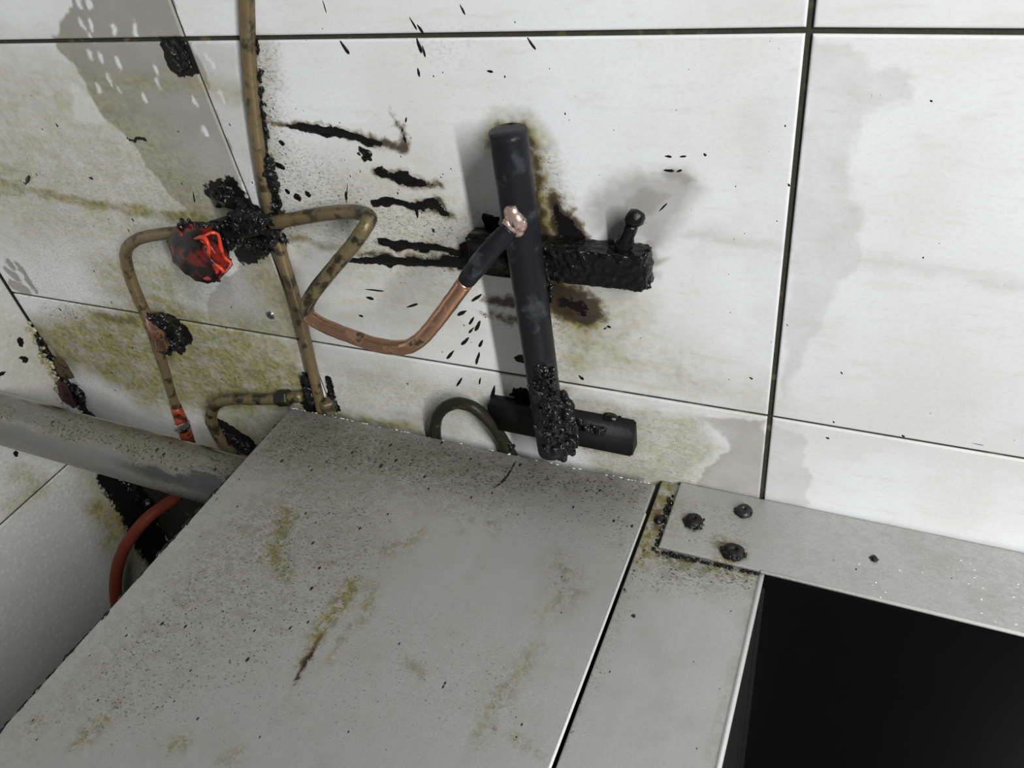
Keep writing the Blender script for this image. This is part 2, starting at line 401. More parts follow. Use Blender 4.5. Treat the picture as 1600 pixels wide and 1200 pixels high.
# taupe grease film with outlines of its own, plus patches of painted shade
p('film_shade', [(108, -40), (112, 10), (94, 40), (86, 66), (292, 66), (262, -40)], .85, .0012)
p('film_shade', [(84, 60), (105, 92), (128, 122), (145, 152), (158, 182), (198, 214), (232, 262), (272, 312), (302, 340), (384, 346), (380, 290), (300, 60)], .8, .0015)
p('film_shade', [(296, 60), (372, 60), (400, 330), (384, 320)], .42, .004)
p('film_shade', [(322, 472), (345, 440), (400, 385), (440, 400), (462, 475), (475, 535), (400, 520), (324, 500)], .62, .002)  # sharp-edged taupe patch below and right of the handle
p('film_shade', [(400, 60), (440, 65), (446, 150), (460, 250), (420, 260)], .22, .006)
p('film_shade', [(900, 330), (935, 285), (995, 256), (1078, 268), (1100, 300), (1070, 345), (1030, 420), (1000, 380), (930, 372)], .62, .010)
p('film_shade', [(960, 300), (1010, 285), (1060, 300), (1030, 350), (1000, 350), (965, 340)], .8, .006)
p('film_shade', [(1005, 268), (1060, 262), (1092, 285), (1070, 300)], .75, .003)
for q, r in (([(1030, 395), (1085, 380)], 5), ([(1025, 420), (1100, 410)], 5), ([(1040, 440), (1090, 432)], 4)): l('wipe', q, r, .8, .003)
p('film_shade', [(985, 400), (1015, 360), (1050, 400), (1030, 440), (985, 455)], .7, .005)
p('film_shade', [(1262, 52), (1425, 110), (1430, 155), (1350, 190), (1325, 265), (1345, 320), (1350, 400), (1300, 480), (1215, 650), (1235, 380)], .34, .003)
p('film_shade', [(1150, 160), (1180, 120), (1262, 80), (1240, 330), (1205, 650), (1145, 610), (1165, 480), (1138, 350)], .22, .006)
p('film_shade', [(1090, 655), (1200, 655), (1192, 790), (1080, 775), (1100, 730), (1138, 700), (1125, 672)], .6, .0015)
p('film_shade', [(1200, 655), (1262, 690), (1258, 730), (1268, 750), (1262, 795), (1190, 785)], .34, .0015)
p('film_shade', [(880, 612), (1010, 640), (1030, 690), (990, 720), (900, 690)], .35, .01)
p('film_shade', [(1100, -20), (1268, -20), (1264, 46), (1100, 46)], .22, .006)
p('film_shade', [(1268, -20), (1500, -20), (1530, 20), (1480, 46), (1268, 46)], .16, .006)
for q, r in (([(13, 408), (22, 420)], 4), ([(12, 424), (26, 434)], 5), ([(20, 446), (38, 452)], 7), ([(33, 420), (44, 438)], 4), ([(42, 438), (54, 452)], 4), ([(26, 412), (32, 424)], 3)): l('film_shade', q, r, .85, .0012)
p('film_shade', [(590, 655), (620, 640), (665, 640), (675, 680), (600, 665)], .4, .006)  # cast shadow of the bent hose, painted into the tile colour
l('film_shade', [(1040, 372), (1120, 372), (1250, 388), (1400, 410), (1620, 452)], [18, 20, 14, 12, 10], .4, .008)
l('film_shade', [(1080, 402), (1180, 398), (1250, 400)], 6, .3, .004)
l('film_shade', [(0, 150), (90, 160), (180, 190)], 12, .16, .01)
for x, y, r in ((125, 5, 6), (137, 3, 6), (126, 37, 6), (140, 36, 7), (180, 45, 7), (212, 45, 5), (141, 57, 4), (142, 88, 5), (158, 90, 6), (184, 97, 6), (172, 126, 5), (158, 142, 5), (229, 153, 5), (243, 108, 5), (327, 97, 5), (345, 145, 4), (306, 156, 4), (247, 127, 4), (186, 140, 3), (321, 206, 6)):
    l('wipe', [(x - 2, y - 5), (x + 2, y + 5)], r * .62, .85, .0009)
p('wipe', [(70, -10), (108, 0), (95, 35), (80, 20)], .4, .003)
p('wipe', [(112, 130), (145, 150), (165, 190), (118, 185)], .7, .002)
p('film_shade', [(85, 590), (230, 640), (330, 655), (420, 730), (140, 720), (100, 640)], .42, .022)  # soft grey shade above the steel tube, painted into the tile colour
p('grease', [(320, 625), (450, 630), (470, 660), (400, 730), (320, 700)], .7, .015)  # olive grease, with the elbow pipe's shadow painted in
# yellow green grease
l('grease', [(-20, 288), (40, 296), (110, 312), (190, 326), (270, 338), (350, 344)], [16, 8, 8, 10, 10, 9], .95, .0035)
l('grease', [(-10, 262), (45, 272)], [22, 14], .7, .014)
l('grease', [(110, 133), (170, 128), (300, 130), (372, 142)], [10, 8, 9, 12], .55, .007)
l('grease', [(0, 180), (100, 185)], 6, .25, .006)
l('grease', [(140, 290), (160, 283), (240, 285), (300, 300)], 5, .5, .004)
p('grease', [(-50, 80), (120, 90), (250, 200), (400, 350), (380, 400), (200, 400), (-50, 380)], .5, .03)
p('grease', [(38, 505), (130, 485), (220, 470), (330, 520), (475, 560), (500, 650), (330, 655), (300, 640), (230, 640), (150, 585), (90, 570)], .95, .016)
p('grease', [(200, 420), (330, 490), (470, 520), (470, 580), (260, 560), (180, 470)], .9, .02)
p('grease', [(120, 390), (260, 380), (330, 470), (230, 520), (150, 450)], .7, .025)
p('grease', [(330, 350), (440, 345), (480, 470), (490, 640), (450, 640), (400, 450)], .65, .015)
p('grease', [(430, 310), (560, 318), (575, 335), (470, 420), (440, 380)], .45, .02)
l('grease', [(455, 372), (500, 382), (560, 392)], [8, 7, 4], .9, .004)
l('grease', [(330, 300), (360, 335)], 20, .5, .015)
l('grease', [(505, 640), (560, 655), (640, 668), (680, 690)], 10, .85, .007)
p('grease', [(500, 560), (600, 560), (700, 600), (790, 600), (800, 700), (660, 680), (510, 640)], .42, .02)
p('grease', [(855, 480), (960, 500), (1090, 560), (1195, 640), (1050, 620), (880, 600)], .55, .03)
p('grease', [(860, 460), (1000, 470), (1010, 500), (960, 560), (880, 620), (862, 560)], .75, .02)
p('grease', [(885, 612), (1100, 650), (1130, 700), (1095, 740), (1090, 775), (930, 745)], .5, .008)
l('grease', [(830, 250), (850, 330), (870, 420), (880, 480)], [18, 30, 34, 28], .95, .012)
l('grease', [(900, 480), (960, 470)], [20, 10], .5, .014)
p('grease', [(430, 240), (700, 260), (760, 360), (720, 520), (520, 520), (480, 400)], .38, .03)
p('grease', [(395, 60), (420, 60), (440, 300), (410, 300)], .4, .008)
# brown scorch
l('brown', [(420, 190), (500, 200), (560, 214), (632, 232), (632, 205), (610, 176)], [6, 9, 11, 12, 7, 3], .85, .004)
l('brown', [(590, 268), (640, 282), (684, 288)], [10, 12, 9], .8, .004)
l('brown', [(640, 322), (690, 320), (702, 336)], [8, 13, 7], .85, .004)
l('brown', [(596, 382), (720, 392)], [8, 12], .7, .004)
l('brown', [(556, 394), (600, 402), (740, 414)], [4, 9, 14], .8, .004)
l('brown', [(770, 222), (786, 202), (812, 203), (832, 222)], [10, 15, 16, 12], .95, .006)
l('grease', [(766, 225), (785, 196), (818, 198), (842, 225)], [12, 18, 18, 16], .9, .007)
l('brown', [(826, 222), (836, 260), (838, 320), (852, 382)], [12, 11, 12, 18], .95, .006)
l('brown', [(868, 312), (882, 350), (895, 385)], [16, 26, 30], 1, .007)
l('brown', [(872, 468), (905, 480), (930, 490)], [32, 38, 18], 1, .009)
l('brown', [(752, 466), (800, 470)], [5, 12], .9, .004)
l('brown', [(745, 486), (800, 500)], [4, 14], .7, .005)
l('brown', [(870, 505), (920, 520)], [18, 8], .55, .01)
l('brown', [(445, 378), (480, 376)], [12, 8], .55, .006)
l('brown', [(415, 190), (412, 240), (425, 290), (440, 350)], [8, 9, 10, 10], .5, .006)
l('brown', [(940, 395), (1000, 405)], [16, 10], .4, .006)
l('brown', [(880, 610), (900, 690), (990, 700)], [14, 18, 14], .55, .008)
# char
l('char', [(452, 196), (475, 199), (520, 206), (552, 213), (600, 226)], [3, 6, 8, 7, 4], 1, .0022)
l('char', [(593, 266), (612, 276), (640, 280), (668, 286)], [8, 6, 7, 4], 1, .002)
l('char', [(583, 317), (612, 314), (650, 322), (680, 318), (696, 330)], [6, 6, 5, 8, 4], 1, .002)
l('char', [(634, 222), (631, 205), (613, 180)], [3.5, 3, 1.2], .85, .0018)
l('char', [(650, 322), (656, 340)], [4, 1.5], 1, .0015)
l('char', [(598, 380), (640, 384), (690, 388), (722, 398)], [6, 6, 5, 6], 1, .002)
l('char', [(542, 406), (580, 407), (630, 408), (690, 412), (745, 408)], [3, 6, 7, 6, 12], 1, .002)
l('char', [(742, 396), (775, 392)], [22, 30], 1, .004)
l('char', [(768, 345), (772, 360)], [12, 14], 1, .003)
l('char', [(870, 322), (885, 350), (897, 385)], [7, 14, 20], .85, .004)
l('char', [(885, 470), (902, 478)], [14, 18], .75, .006)
l('char', [(812, 560), (815, 562)], 9, .9, .002)
l('char', [(813, 618), (818, 620)], 13, .9, .003)
l('char', [(408, 150), (413, 210), (420, 270), (432, 330)], [4, 7, 9, 12], .75, .004)
l('char', [(330, 300), (360, 290), (400, 345), (430, 370), (380, 400)], [10, 14, 24, 18, 14], .9, .006)
l('char', [(432, 395), (462, 480), (478, 540)], [6, 5, 7], .7, .004)
l('char', [(270, 500), (285, 520), (280, 545)], [10, 14, 8], .8, .004)
l('char', [(340, 665), (375, 690)], [14, 20], 1, .004)
l('char', [(480, 590), (490, 640)], [8, 16], .9, .004)
l('char', [(512, 592), (522, 635)], [5, 7], .85, .003)
l('char', [(250, 62), (262, 88), (272, 110), (296, 112), (304, 108), (288, 62)], [4, 6, 6, 8, 4, 6], .9, .002)
l('char', [(200, 215), (228, 219)], [2, 3], 1, .0012)
l('char', [(968, 655), (950, 668), (930, 660)], [12, 14, 10], .6, .006)
l('brown', [(142, 490), (165, 496), (210, 503)], [4, 7, 7], .62, .004)
l('char', [(118, 600), (150, 700), (190, 770), (240, 850), (270, 880)], [5, 8, 24, 30, 20], .85, .012)
# dirt density
p('dirt', [(0, 200), (250, 200), (420, 300), (440, 640), (100, 640), (0, 420)], .35, .04)
p('dirt', [(400, 180), (520, 250), (600, 300), (760, 330), (740, 440), (560, 420), (440, 330)], .5, .02)
p('dirt', [(390, 60), (425, 60), (470, 300), (480, 400), (400, 340)], .6, .012)
p('dirt', [(30, 270), (60, 280), (20, 320), (-20, 310)], .7, .02)
p('dirt', [(60, 470), (130, 470), (140, 510), (70, 500)], .8, .012)
p('dirt', [(480, 560), (800, 600), (800, 690), (500, 640)], .3, .02)
p('dirt', [(820, 220), (870, 250), (900, 400), (870, 640), (850, 500)], .55, .012)
p('dirt', [(640, 50), (730, 55), (720, 95), (650, 90)], .35, .012)
p('dirt', [(880, 612), (1100, 660), (1100, 770), (900, 740)], .35, .012)
p('dirt', [(-50, 0), (1700, 0), (1700, 900), (-50, 900)], .07, .01)

def at_wall(x, z): return Vector((x, 0, z))
wall = link('wall_back', bpy.data.meshes.new('wall_back'), M_GROUT)
bm = bmesh.new(); box(bm, (XL - .12, .0016, 0.0), (1.05, .12, 2.1)); bm.to_mesh(wall.data); bm.free()
wall['kind'] = 'structure'
# tile joints (metres); joint lines as seen, slightly uneven
XS = [XL + .0002, -.4345, -.0408, .3600, .7600]
def zrow(r, x):
    if r == 0: return .6845
    if r == 1: return .9318 + (x + .43) * .0064 if x < -.0408 else .9343
    if r == 2: return 1.1842 + (.0006 if -.5 < x < 0 else 0) - (max(0, x + .04) * .02)
    return 1.434 + .25 * (r - 3)
def xcol(c, z):
    if c == 1: return -.4388 + (.0065 if z < 1.0 else 0) + (.0012 if z > 1.19 else 0)
    return XS[c]
GAPV = [.0012, .0011, .0017, .0017, .0017]; GAPH = [.0012, .0012, .0015, .0014, .0014]
for r in range(4):
    for c in range(4):
        z0a, z0b = zrow(r, XS[c] + .01), zrow(r, XS[c + 1] - .01)
        z1a, z1b = zrow(r + 1, XS[c] + .01), zrow(r + 1, XS[c + 1] - .01)
        q = [(xcol(c, z0a) + GAPV[c], z0a + GAPH[r]), (xcol(c + 1, z0b) - GAPV[c + 1], z0b + GAPH[r]), (xcol(c + 1, z1b) - GAPV[c + 1], z1b - GAPH[r + 1]), (xcol(c, z1a) + GAPV[c], z1a - GAPH[r + 1])]
        seen = c < 3 and r < 3
        j = random.uniform(-.0002, .0002)
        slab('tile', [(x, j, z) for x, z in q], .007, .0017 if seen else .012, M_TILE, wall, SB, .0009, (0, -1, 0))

# thick deposits on the tiles
def ribbon(name, pts, r, thick, mat, parent, label=None, seed=0, steps=9):
    """a raised, ragged run of burnt grease lying on the wall"""
    P = [W(*q) for q in pts]; R = [SB.rad(q, rr) for q, rr in zip(pts, r)]
    A, Rr = catmull(P, R, steps); bm = bmesh.new(); rows = []
    for i, a in enumerate(A):
        t = (A[min(i + 1, len(A) - 1)] - A[max(i - 1, 0)]); t.y = 0; t.normalize(); n = Vector((-t.z, 0, t.x))
        e1 = Rr[i] * (1 + .5 * noise.noise(Vector((i * .55, seed, 0)))); e2 = Rr[i] * (1 + .5 * noise.noise(Vector((i * .55, seed, 9))))
        row = []
        for k, f in enumerate((-1, -.75, -.3, .25, .7, 1)):
            w = e1 if f < 0 else e2
            h = thick * (0 if abs(f) == 1 else (.75 if abs(f) > .5 else 1)) * (1 + .6 * noise.noise(Vector((i * .7, k * .9, seed))))
            q = a + n * (f * w); q.y = -h - (.0001 if h > 0 else -.0004)
            row.append(bm.verts.new(q))
        rows.append(row)
    for a, b in zip(rows, rows[1:]):
        for k in range(5): bm.faces.new((a[k], a[k + 1], b[k + 1], b[k]))
    return build(name, bm, mat, parent, True, label)
STREAKS = [([(455, 197), (475, 199), (520, 206), (552, 213), (596, 225)], [2, 5, 7, 6, 3]),
           ([(594, 264), (612, 275), (640, 280), (666, 286)], [7, 5, 6, 3]),
           ([(582, 318), (612, 314), (650, 322), (680, 318), (695, 330)], [5, 6, 4, 7, 3]),
           ([(598, 379), (640, 384), (690, 388), (722, 396)], [5, 5, 4, 4]),
           ([(542, 406), (580, 407), (630, 408), (690, 412), (740, 410)], [2, 5, 6, 5, 8])]
for i, (q, r) in enumerate(STREAKS): ribbon('grease_streak', q, r, .0011, M_TAR, wall, 'black burnt grease streak', seed=i * 3.7)
bm = bmesh.new()
for x, y, r in ((565, 234, 5), (574, 240, 7), (570, 247, 5), (578, 248, 4), (561, 240, 3)):
    q = W(x, y); lump(bm, q, SB.rad((x, y), r), (1, .45, 1), .5)
build('grease_blob', bm, M_TAR, wall, True, 'black grease blob')
crusts(wall, ([W(258, 66, .0004), W(288, 66, .0004), W(268, 76, .0004), W(292, 84, .0004), W(272, 92, .0004), W(296, 100, .0004), W(280, 108, .0004)], 60, .0012, .0016, .0030, (1, .35, 1)), label='black crust over the tile corner')
# small runs and specks
SPK = [((752, 460), (738, 470), 3), ((728, 486), (716, 492), 3), ((740, 496), (734, 506), 2.5), ((750, 502), (743, 516), 3), ((732, 528), (722, 538), 3), ((754, 532), (749, 541), 2.5), ((709, 548), (699, 560), 2.5), ((749, 551), (744, 568), 2.8), ((722, 590), (714, 603), 2.2), ((751, 590), (749, 600), 1.8), ((773, 603), (768, 626), 3.2), ((740, 512), (733, 520), 2),
       ((640, 27), (651, 46), 2), ((653, 40), (660, 50), 3), ((652, 62), (658, 80), 4), ((660, 72), (664, 88), 2.5), ((533, 66), (544, 82), 4), ((719, 8), (726, 22), 2.2), ((825, 60), (836, 76), 3), ((504, 0), (510, 20), 1.3), ((653, 108), (655, 118), 3), ((762, 111), (769, 112), 2.5), ((635, 184), (634, 190), 2),
       ((1356, 144), (1357, 158), 1.4), ((1362, 140), (1362, 158), 2), ((1375, 144), (1376, 152), 2), ((1343, 146), (1343, 154), .8), ((1454, 157), (1456, 158), 3), ((1040, 244), (1048, 245), 2.5), ((1063, 245), (1071, 244), 2.2), ((1038, 266), (1052, 267), 3), ((1058, 268), (1064, 266), 2.4), ((1101, 241), (1102, 242), 3), ((1030, 330), (1042, 318), 1.8), ((1345, 226), (1354, 226), 1.6), ((1508, 690), (1548, 698), 1.5), ((1314, 581), (1316, 584), 2), ((950, 510), (953, 511), 2.5), ((906, 588), (910, 592), 3), ((948, 512), (944, 514), 1.5), ((1302, 658), (1303, 660), 2), ((1410, 680), (1412, 682), 2.4), ((1292, 684), (1294, 685), 2),
       ((570, 452), (600, 455), 1.6), ((574, 465), (582, 467), 3), ((636, 480), (652, 475), 2.2), ((562, 493), (566, 494), 2.2), ((543, 285), (541, 318), 1.2), ((302, 300), (304, 316), 1.5), ((140, 278), (144, 279), 2), ((448, 298), (450, 300), 4), ((463, 308), (466, 308), 6), ((480, 302), (482, 304), 5), ((540, 300), (541, 312), 2.5), ((516, 195), (518, 199), 2), ((438, 222), (442, 224), 4), ((430, 255), (442, 262), 5), ((40, 288), (46, 276), 2.5), ((88, 194), (90, 197), 1.6), ((1172, 590), (1175, 592), 1.8), ((1228, 505), (1232, 510), 1.6), ((1232, 288), (1233, 290), 2.2)]
bm = bmesh.new()
for a, b, r in SPK: pill(bm, W(*a), W(*b), SB.rad(a, r * .8))
rnd = random.Random(3)
for i in range(420):
    x, y = rnd.choice([(rnd.uniform(0, 420), rnd.uniform(180, 640)), (rnd.uniform(420, 800), rnd.uniform(60, 560)), (rnd.uniform(480, 800), rnd.uniform(230, 450)), (rnd.uniform(860, 1590), rnd.uniform(60, 720))])
    lump(bm, W(x, y), (.00018 + .0006 * rnd.random() ** 3) * (1 if x < 900 else .7), (1, .4, rnd.uniform(.6, 2)), .4, sub=1)
o = build('grease_specks', bm, M_TAR, wall); o['kind'] = 'stuff'

# ------------------------------------------------------------------ left wall
SL = Stains(lambda x, y: X(x, y), (1, 2))
p = SL.poly; l = SL.line
p('grease', [(0, 470), (60, 520), (110, 600), (0, 600)], .3, .03)
l('grease', [(150, 790), (185, 820), (170, 850)], [16, 20, 12], .9, .01)
l('grease', [(30, 740), (60, 760), (20, 790)], [10, 14, 10], .6, .01)
l('char', [(33, 533), (34, 536)], 5, 1, .002)
l('char', [(36, 561), (37, 560)], 5, 1, .002)
l('char', [(19, 526), (20, 527)], 3, 1, .002)
l('char', [(0, 583), (6, 580)], 3, 1, .002)
l('char', [(25, 709), (26, 712)], 4, 1, .002)
l('char', [(160, 745), (185, 770), (210, 800), (240, 850), (255, 880)], [10, 18, 22, 24, 18], .9, .012)
l('brown', [(160, 745), (190, 780), (220, 830), (240, 870)], [16, 24, 28, 28], .6, .015)
l('grease', [(125, 700), (150, 760), (180, 850), (210, 900)], [10, 14, 16, 16], .7, .02)
l('brown', [(60, 540), (85, 600), (110, 650)], [5, 9, 12], .5, .008)
p('dirt', [(-20, 700), (120, 720), (160, 820), (-20, 800)], .4, .04)
p('dirt', [(-300, 300), (500, 300), (500, 1300), (-300, 1300)], .12, .02)
lw = link('wall_left', bpy.data.meshes.new('wall_left'), M_GROUT)
bm = bmesh.new(); box(bm, (XL - .12, -.4015, 0.0), (XL - .0016, .0, 2.1)); bm.to_mesh(lw.data); bm.free()
lw['kind'] = 'structure'
YB = [-.0004, -.4015]; ZB = [.222, .472, .722, .972, 1.222]
for r in range(4):
    for c in range(1):
        q = [(YB[c + 1] + .001, ZB[r] + .0011), (YB[c] - .001, ZB[r] + .0011), (YB[c] - .001, ZB[r + 1] - .0011), (YB[c + 1] + .001, ZB[r + 1] - .0011)]
        slab('tile', [(XL, y, z) for y, z in q][::-1], .007, .003 if c == 0 else .012, M_LTILE, lw, SL, .0009, (1, 0, 0))
fl = link('floor', bpy.data.meshes.new('floor'), M_FLOOR)
bm = bmesh.new(); box(bm, (XL - .12, -1.9, -.06), (1.05, .12, 0)); bm.to_mesh(fl.data); bm.free()
fl['kind'] = 'structure'

# ------------------------------------------------------------------ steel counter (left) and cooking range (right)
HP = .0055                                    # the counter sheet stands a little above the range frame
SC = Stains(lambda x, y: T(x, y, HP), (0, 1), .002)
p = SC.poly; l = SC.line
l('grease', [(448, 780), (440, 830), (428, 870), (455, 905)], [10, 16, 18, 8], .75, .006)
l('grease', [(550, 915), (520, 960), (490, 1000), (470, 1045)], [14, 14, 12, 5], .85, .005)
l('grease', [(580, 915), (570, 960), (550, 985)], [8, 10, 5], .7, .005)
l('grease', [(535, 1000), (520, 1030)], [6, 4], .7, .004)
l('brown', [(500, 990), (480, 1030), (462, 1062), (448, 1088)], [4, 7, 4, 1], .95, .003)
l('grease', [(600, 862), (630, 855), (660, 830)], [8, 10, 5], .7, .005)
l('grease', [(500, 880), (560, 870)], 6, .4, .006)
l('grease', [(125, 1160), (150, 1135), (190, 1108)], [14, 12, 8], .8, .006)
l('brown', [(112, 1162), (128, 1158)], 8, .5, .006)
l('grease', [(270, 1168), (285, 1160)], 10, .8, .006)
l('grease', [(350, 1195), (372, 1180)], 9, .7, .006)
l('grease', [(50, 1140), (60, 1120)], 10, .6, .008)
l('grease', [(840, 1010), (800, 1060), (770, 1110), (750, 1150)], [8, 12, 12, 10], .55, .006)
l('brown', [(768, 1135), (775, 1137)], 4, .8, .003)
l('grease', [(800, 1150), (822, 1165), (842, 1178)], [3, 6, 4], .8, .004)
l('grease', [(630, 1032), (660, 1055)], [3, 5], .7, .004)
l('grease', [(870, 880), (895, 920), (850, 960)], [14, 16, 12], .5, .01)
l('grease', [(765, 815), (775, 830)], 7, .6, .004)
l('grease', [(690, 790), (730, 815), (722, 828)], [4, 6, 5], .5, .004)
l('brown', [(478, 688), (505, 695)], [6, 5], .4, .006)
l('char', [(805, 722), (785, 752), (770, 765)], [2, 3, 1.5], .8, .0015)
l('brown', [(760, 752), (790, 742)], [5, 4], .45, .004)
p('dirt', [(440, 650), (640, 690), (1010, 780), (990, 870), (800, 830), (560, 780), (380, 760), (300, 850), (280, 820)], .5, .02)
p('dirt', [(455, 637), (1023, 757), (1000, 800), (700, 765), (430, 730), (380, 725)], .9, .016)
p('dirt', [(900, 760), (1015, 775), (985, 880), (930, 860)], .6, .012)
p('film_shade', [(430, 600), (1060, 740), (1010, 775), (800, 775), (600, 745), (390, 715)], .8, .03)  # darker grey band along the rear edge, fading forward
p('grease', [(440, 650), (640, 690), (760, 760), (560, 860), (300, 1000), (60, 1150), (-50, 1200)], .2, .05)
l('char', [(498, 995), (482, 1028), (464, 1058), (449, 1086)], [1.5, 4, 2.5, 1], .8, .0018)
p('dirt', [(300, 1000), (560, 860), (900, 1000), (860, 1200), (0, 1200), (0, 1160)], .36, .04)
p('dirt', [(20, 1150), (340, 800), (480, 700), (640, 760), (620, 900), (420, 1080), (200, 1190)], .55, .03)
p('dirt', [(180, 980), (420, 760), (520, 860), (420, 960), (250, 1060)], .4, .03)
p('dirt', [(860, 860), (930, 880), (900, 960), (850, 930)], .45, .015)
l('dirt', [(100, 1080), (300, 1120), (520, 1200)], 18, .4, .012)
l('dirt', [(400, 980), (520, 1050), (640, 1080)], 14, .4, .012)
p('dirt', [(-400, 500), (1300, 500), (1300, 2200), (-400, 2200)], .13, .02)
ZC = ZT + HP
cl, cr = T(455, 637, HP), T(1023.5, 757.5, HP)
xl, xr, yb = (T(455, 637, HP).x + T(12, 1130, HP).x) / 2, (T(1023.5, 757.5, HP).x + T(858, 1200, HP).x) / 2, (cl.y + cr.y) / 2
ct = thing('steel_counter', 'wide grease-spotted stainless steel counter top, left of the narrow dark gap', 'counter')
slab('counter_top', [(xl, -.78, ZC), (xr, -.78, ZC), (xr, yb, ZC), (xl, yb, ZC)], .0035, .0018, M_STEEL, ct, SC, .0005, (0, 0, 1))
bm = bmesh.new(); box(bm, (xl + .010, -.76, 0.0), (xr - .004, -.13, ZC - .0034), .003); build('unseen_cabinet', bm, M_BODY, ct, False)  # unseen, widened and darkened to keep light off the left wall
# raw bright sheared edge and grease beads along the sheet
bm = bmesh.new(); rr = random.Random(5)
for i in range(70):
    t = rr.random(); x = xl + (xr - xl) * t ** 1.4
    lump(bm, (x, yb + rr.uniform(-.001, .0004), ZC - .0003), rr.uniform(.0003, .0011), (1.8, .6, .7), .4, sub=1)
o = build('flaked_edge', bm, M_FLECK, ct, True, 'bright flaking rear edge'); o['kind'] = 'stuff'
bm = bmesh.new()
for i in range(170):
    y = yb - .015 - .33 * rr.random()
    k = rr.random() ** 3
    lump(bm, (xl + rr.uniform(-.0016, .0006), y, ZC - .0012), .0007 + .0026 * k * (1 if y < -.12 else .6), (.7, 1.7, .8), .5, sub=1)
o = build('edge_grime', bm, M_TAR, ct, True, 'black grime beads along the left edge'); o['kind'] = 'stuff'

SR = Stains(lambda x, y: T(x, y), (0, 1), .002)
p = SR.poly; l = SR.line
l('char', [(1046, 757), (1035, 790), (1028, 830)], [6, 7, 7], .55, .006)
l('grease', [(1040, 757), (1030, 790), (1015, 850), (1000, 880)], [16, 16, 16, 12], .95, .006)
l('brown', [(1030, 800), (1026, 825)], [9, 9], .9, .005)
l('grease', [(1030, 868), (1090, 880), (1150, 895), (1188, 903)], [12, 12, 10, 4], .9, .006)
l('char', [(1030, 866), (1100, 880), (1186, 899)], [5, 6, 3], .75, .004)
l('char', [(1010, 850), (975, 930), (940, 1010), (905, 1100), (870, 1190)], [5, 4, 3, 3, 2], .6, .003)
p('dirt', [(1030, 860), (1185, 890), (1175, 930), (1000, 920), (985, 940)], .8, .012)
l('dirt', [(990, 900), (950, 1000), (910, 1100), (880, 1180)], [16, 12, 12, 10], .6, .01)
l('char', [(986, 963), (988, 961)], 3.5, 1, .0012)
p('dirt', [(800, 700), (1300, 700), (1300, 1300), (800, 1300)], .12, .02)
l('grease', [(1180, 930), (1160, 1010), (1120, 1150), (1105, 1210)], 5, .3, .004)
rg = thing('cooking_range', 'stainless steel cooking range frame with dark open well, right of counter', 'range')
x0, x1 = xr + .0022, -.0288
slab('side_rail', [(x0, -.78, ZT), (x1, -.78, ZT), (x1, -.0015, ZT), (x0, -.0015, ZT)], .003, .0018, M_STEEL, rg, SR, .0007, (0, 0, 1))
HR = .0034
SQ = Stains(lambda x, y: T(x, y, HR), (0, 1), .002)
p = SQ.poly; l = SQ.line
l('grease', [(1125, 850), (1140, 862), (1130, 878)], [12, 20, 10], .95, .005)
l('brown', [(1145, 862), (1150, 866)], 20, .6, .004)
l('char', [(1083, 818), (1085, 822)], 17, .6, .004)
l('char', [(1365, 873), (1368, 874)], 5, 1, .002)
l('grease', [(1058, 790), (1048, 830)], 6, .5, .006)
p('dirt', [(1060, 765), (1190, 790), (1180, 880), (1040, 860)], .4, .012)
p('dirt', [(1000, 700), (1700, 800), (1700, 1100), (1000, 900)], .2, .02)
qx0 = T(1044, 810, HR).x
slab('rear_rail', [(qx0, -.0668, ZT + HR), (.62, -.0668, ZT + HR), (.62, -.0018, ZT + HR), (qx0, -.0018, ZT + HR)], .0033, .0018, M_STEEL, rg, SQ, .0007, (0, 0, 1))
# down-turned inner flanges of the well
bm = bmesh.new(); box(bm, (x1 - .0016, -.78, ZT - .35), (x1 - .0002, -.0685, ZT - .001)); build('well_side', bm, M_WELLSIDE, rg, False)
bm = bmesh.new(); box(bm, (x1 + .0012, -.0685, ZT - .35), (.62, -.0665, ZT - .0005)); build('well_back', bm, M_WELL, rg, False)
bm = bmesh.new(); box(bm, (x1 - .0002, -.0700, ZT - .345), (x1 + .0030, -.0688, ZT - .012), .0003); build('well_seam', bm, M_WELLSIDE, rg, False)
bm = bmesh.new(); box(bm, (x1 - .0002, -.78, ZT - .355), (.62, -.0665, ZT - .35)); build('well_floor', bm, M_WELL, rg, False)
bm = bmesh.new(); box(bm, (qx0, -.064, 0), (.62, -.004, ZT - .0028)); box(bm, (x0 + .002, -.78, 0), (x1 - .002, -.07, ZT - .0028)); build('range_body', bm, M_BODY, rg, False)
# polished arrises along the well opening, their gleam painted near-white
bm = bmesh.new(); tube(bm, [(x1 - .0002, -.78, ZT - .0004), (x1 - .0002, -.0672, ZT - .0002)], .0018, 1, 12); build('polished_edge_gleam', bm, M_EDGE, rg)
bm = bmesh.new(); tube(bm, [(x1 - .001, -.0668, ZT + HR - .0006), (.62, -.0668, ZT + HR - .0006)], .0013, 1, 12); build('polished_edge_gleam', bm, M_EDGE, rg)
bm = bmesh.new(); tube(bm, [(xr + .0001, -.78, ZC - .0008), (xr + .0001, yb - .03, ZC - .0006)], .0012, 1, 12); build('polished_edge_gleam', bm, M_EDGE, ct)

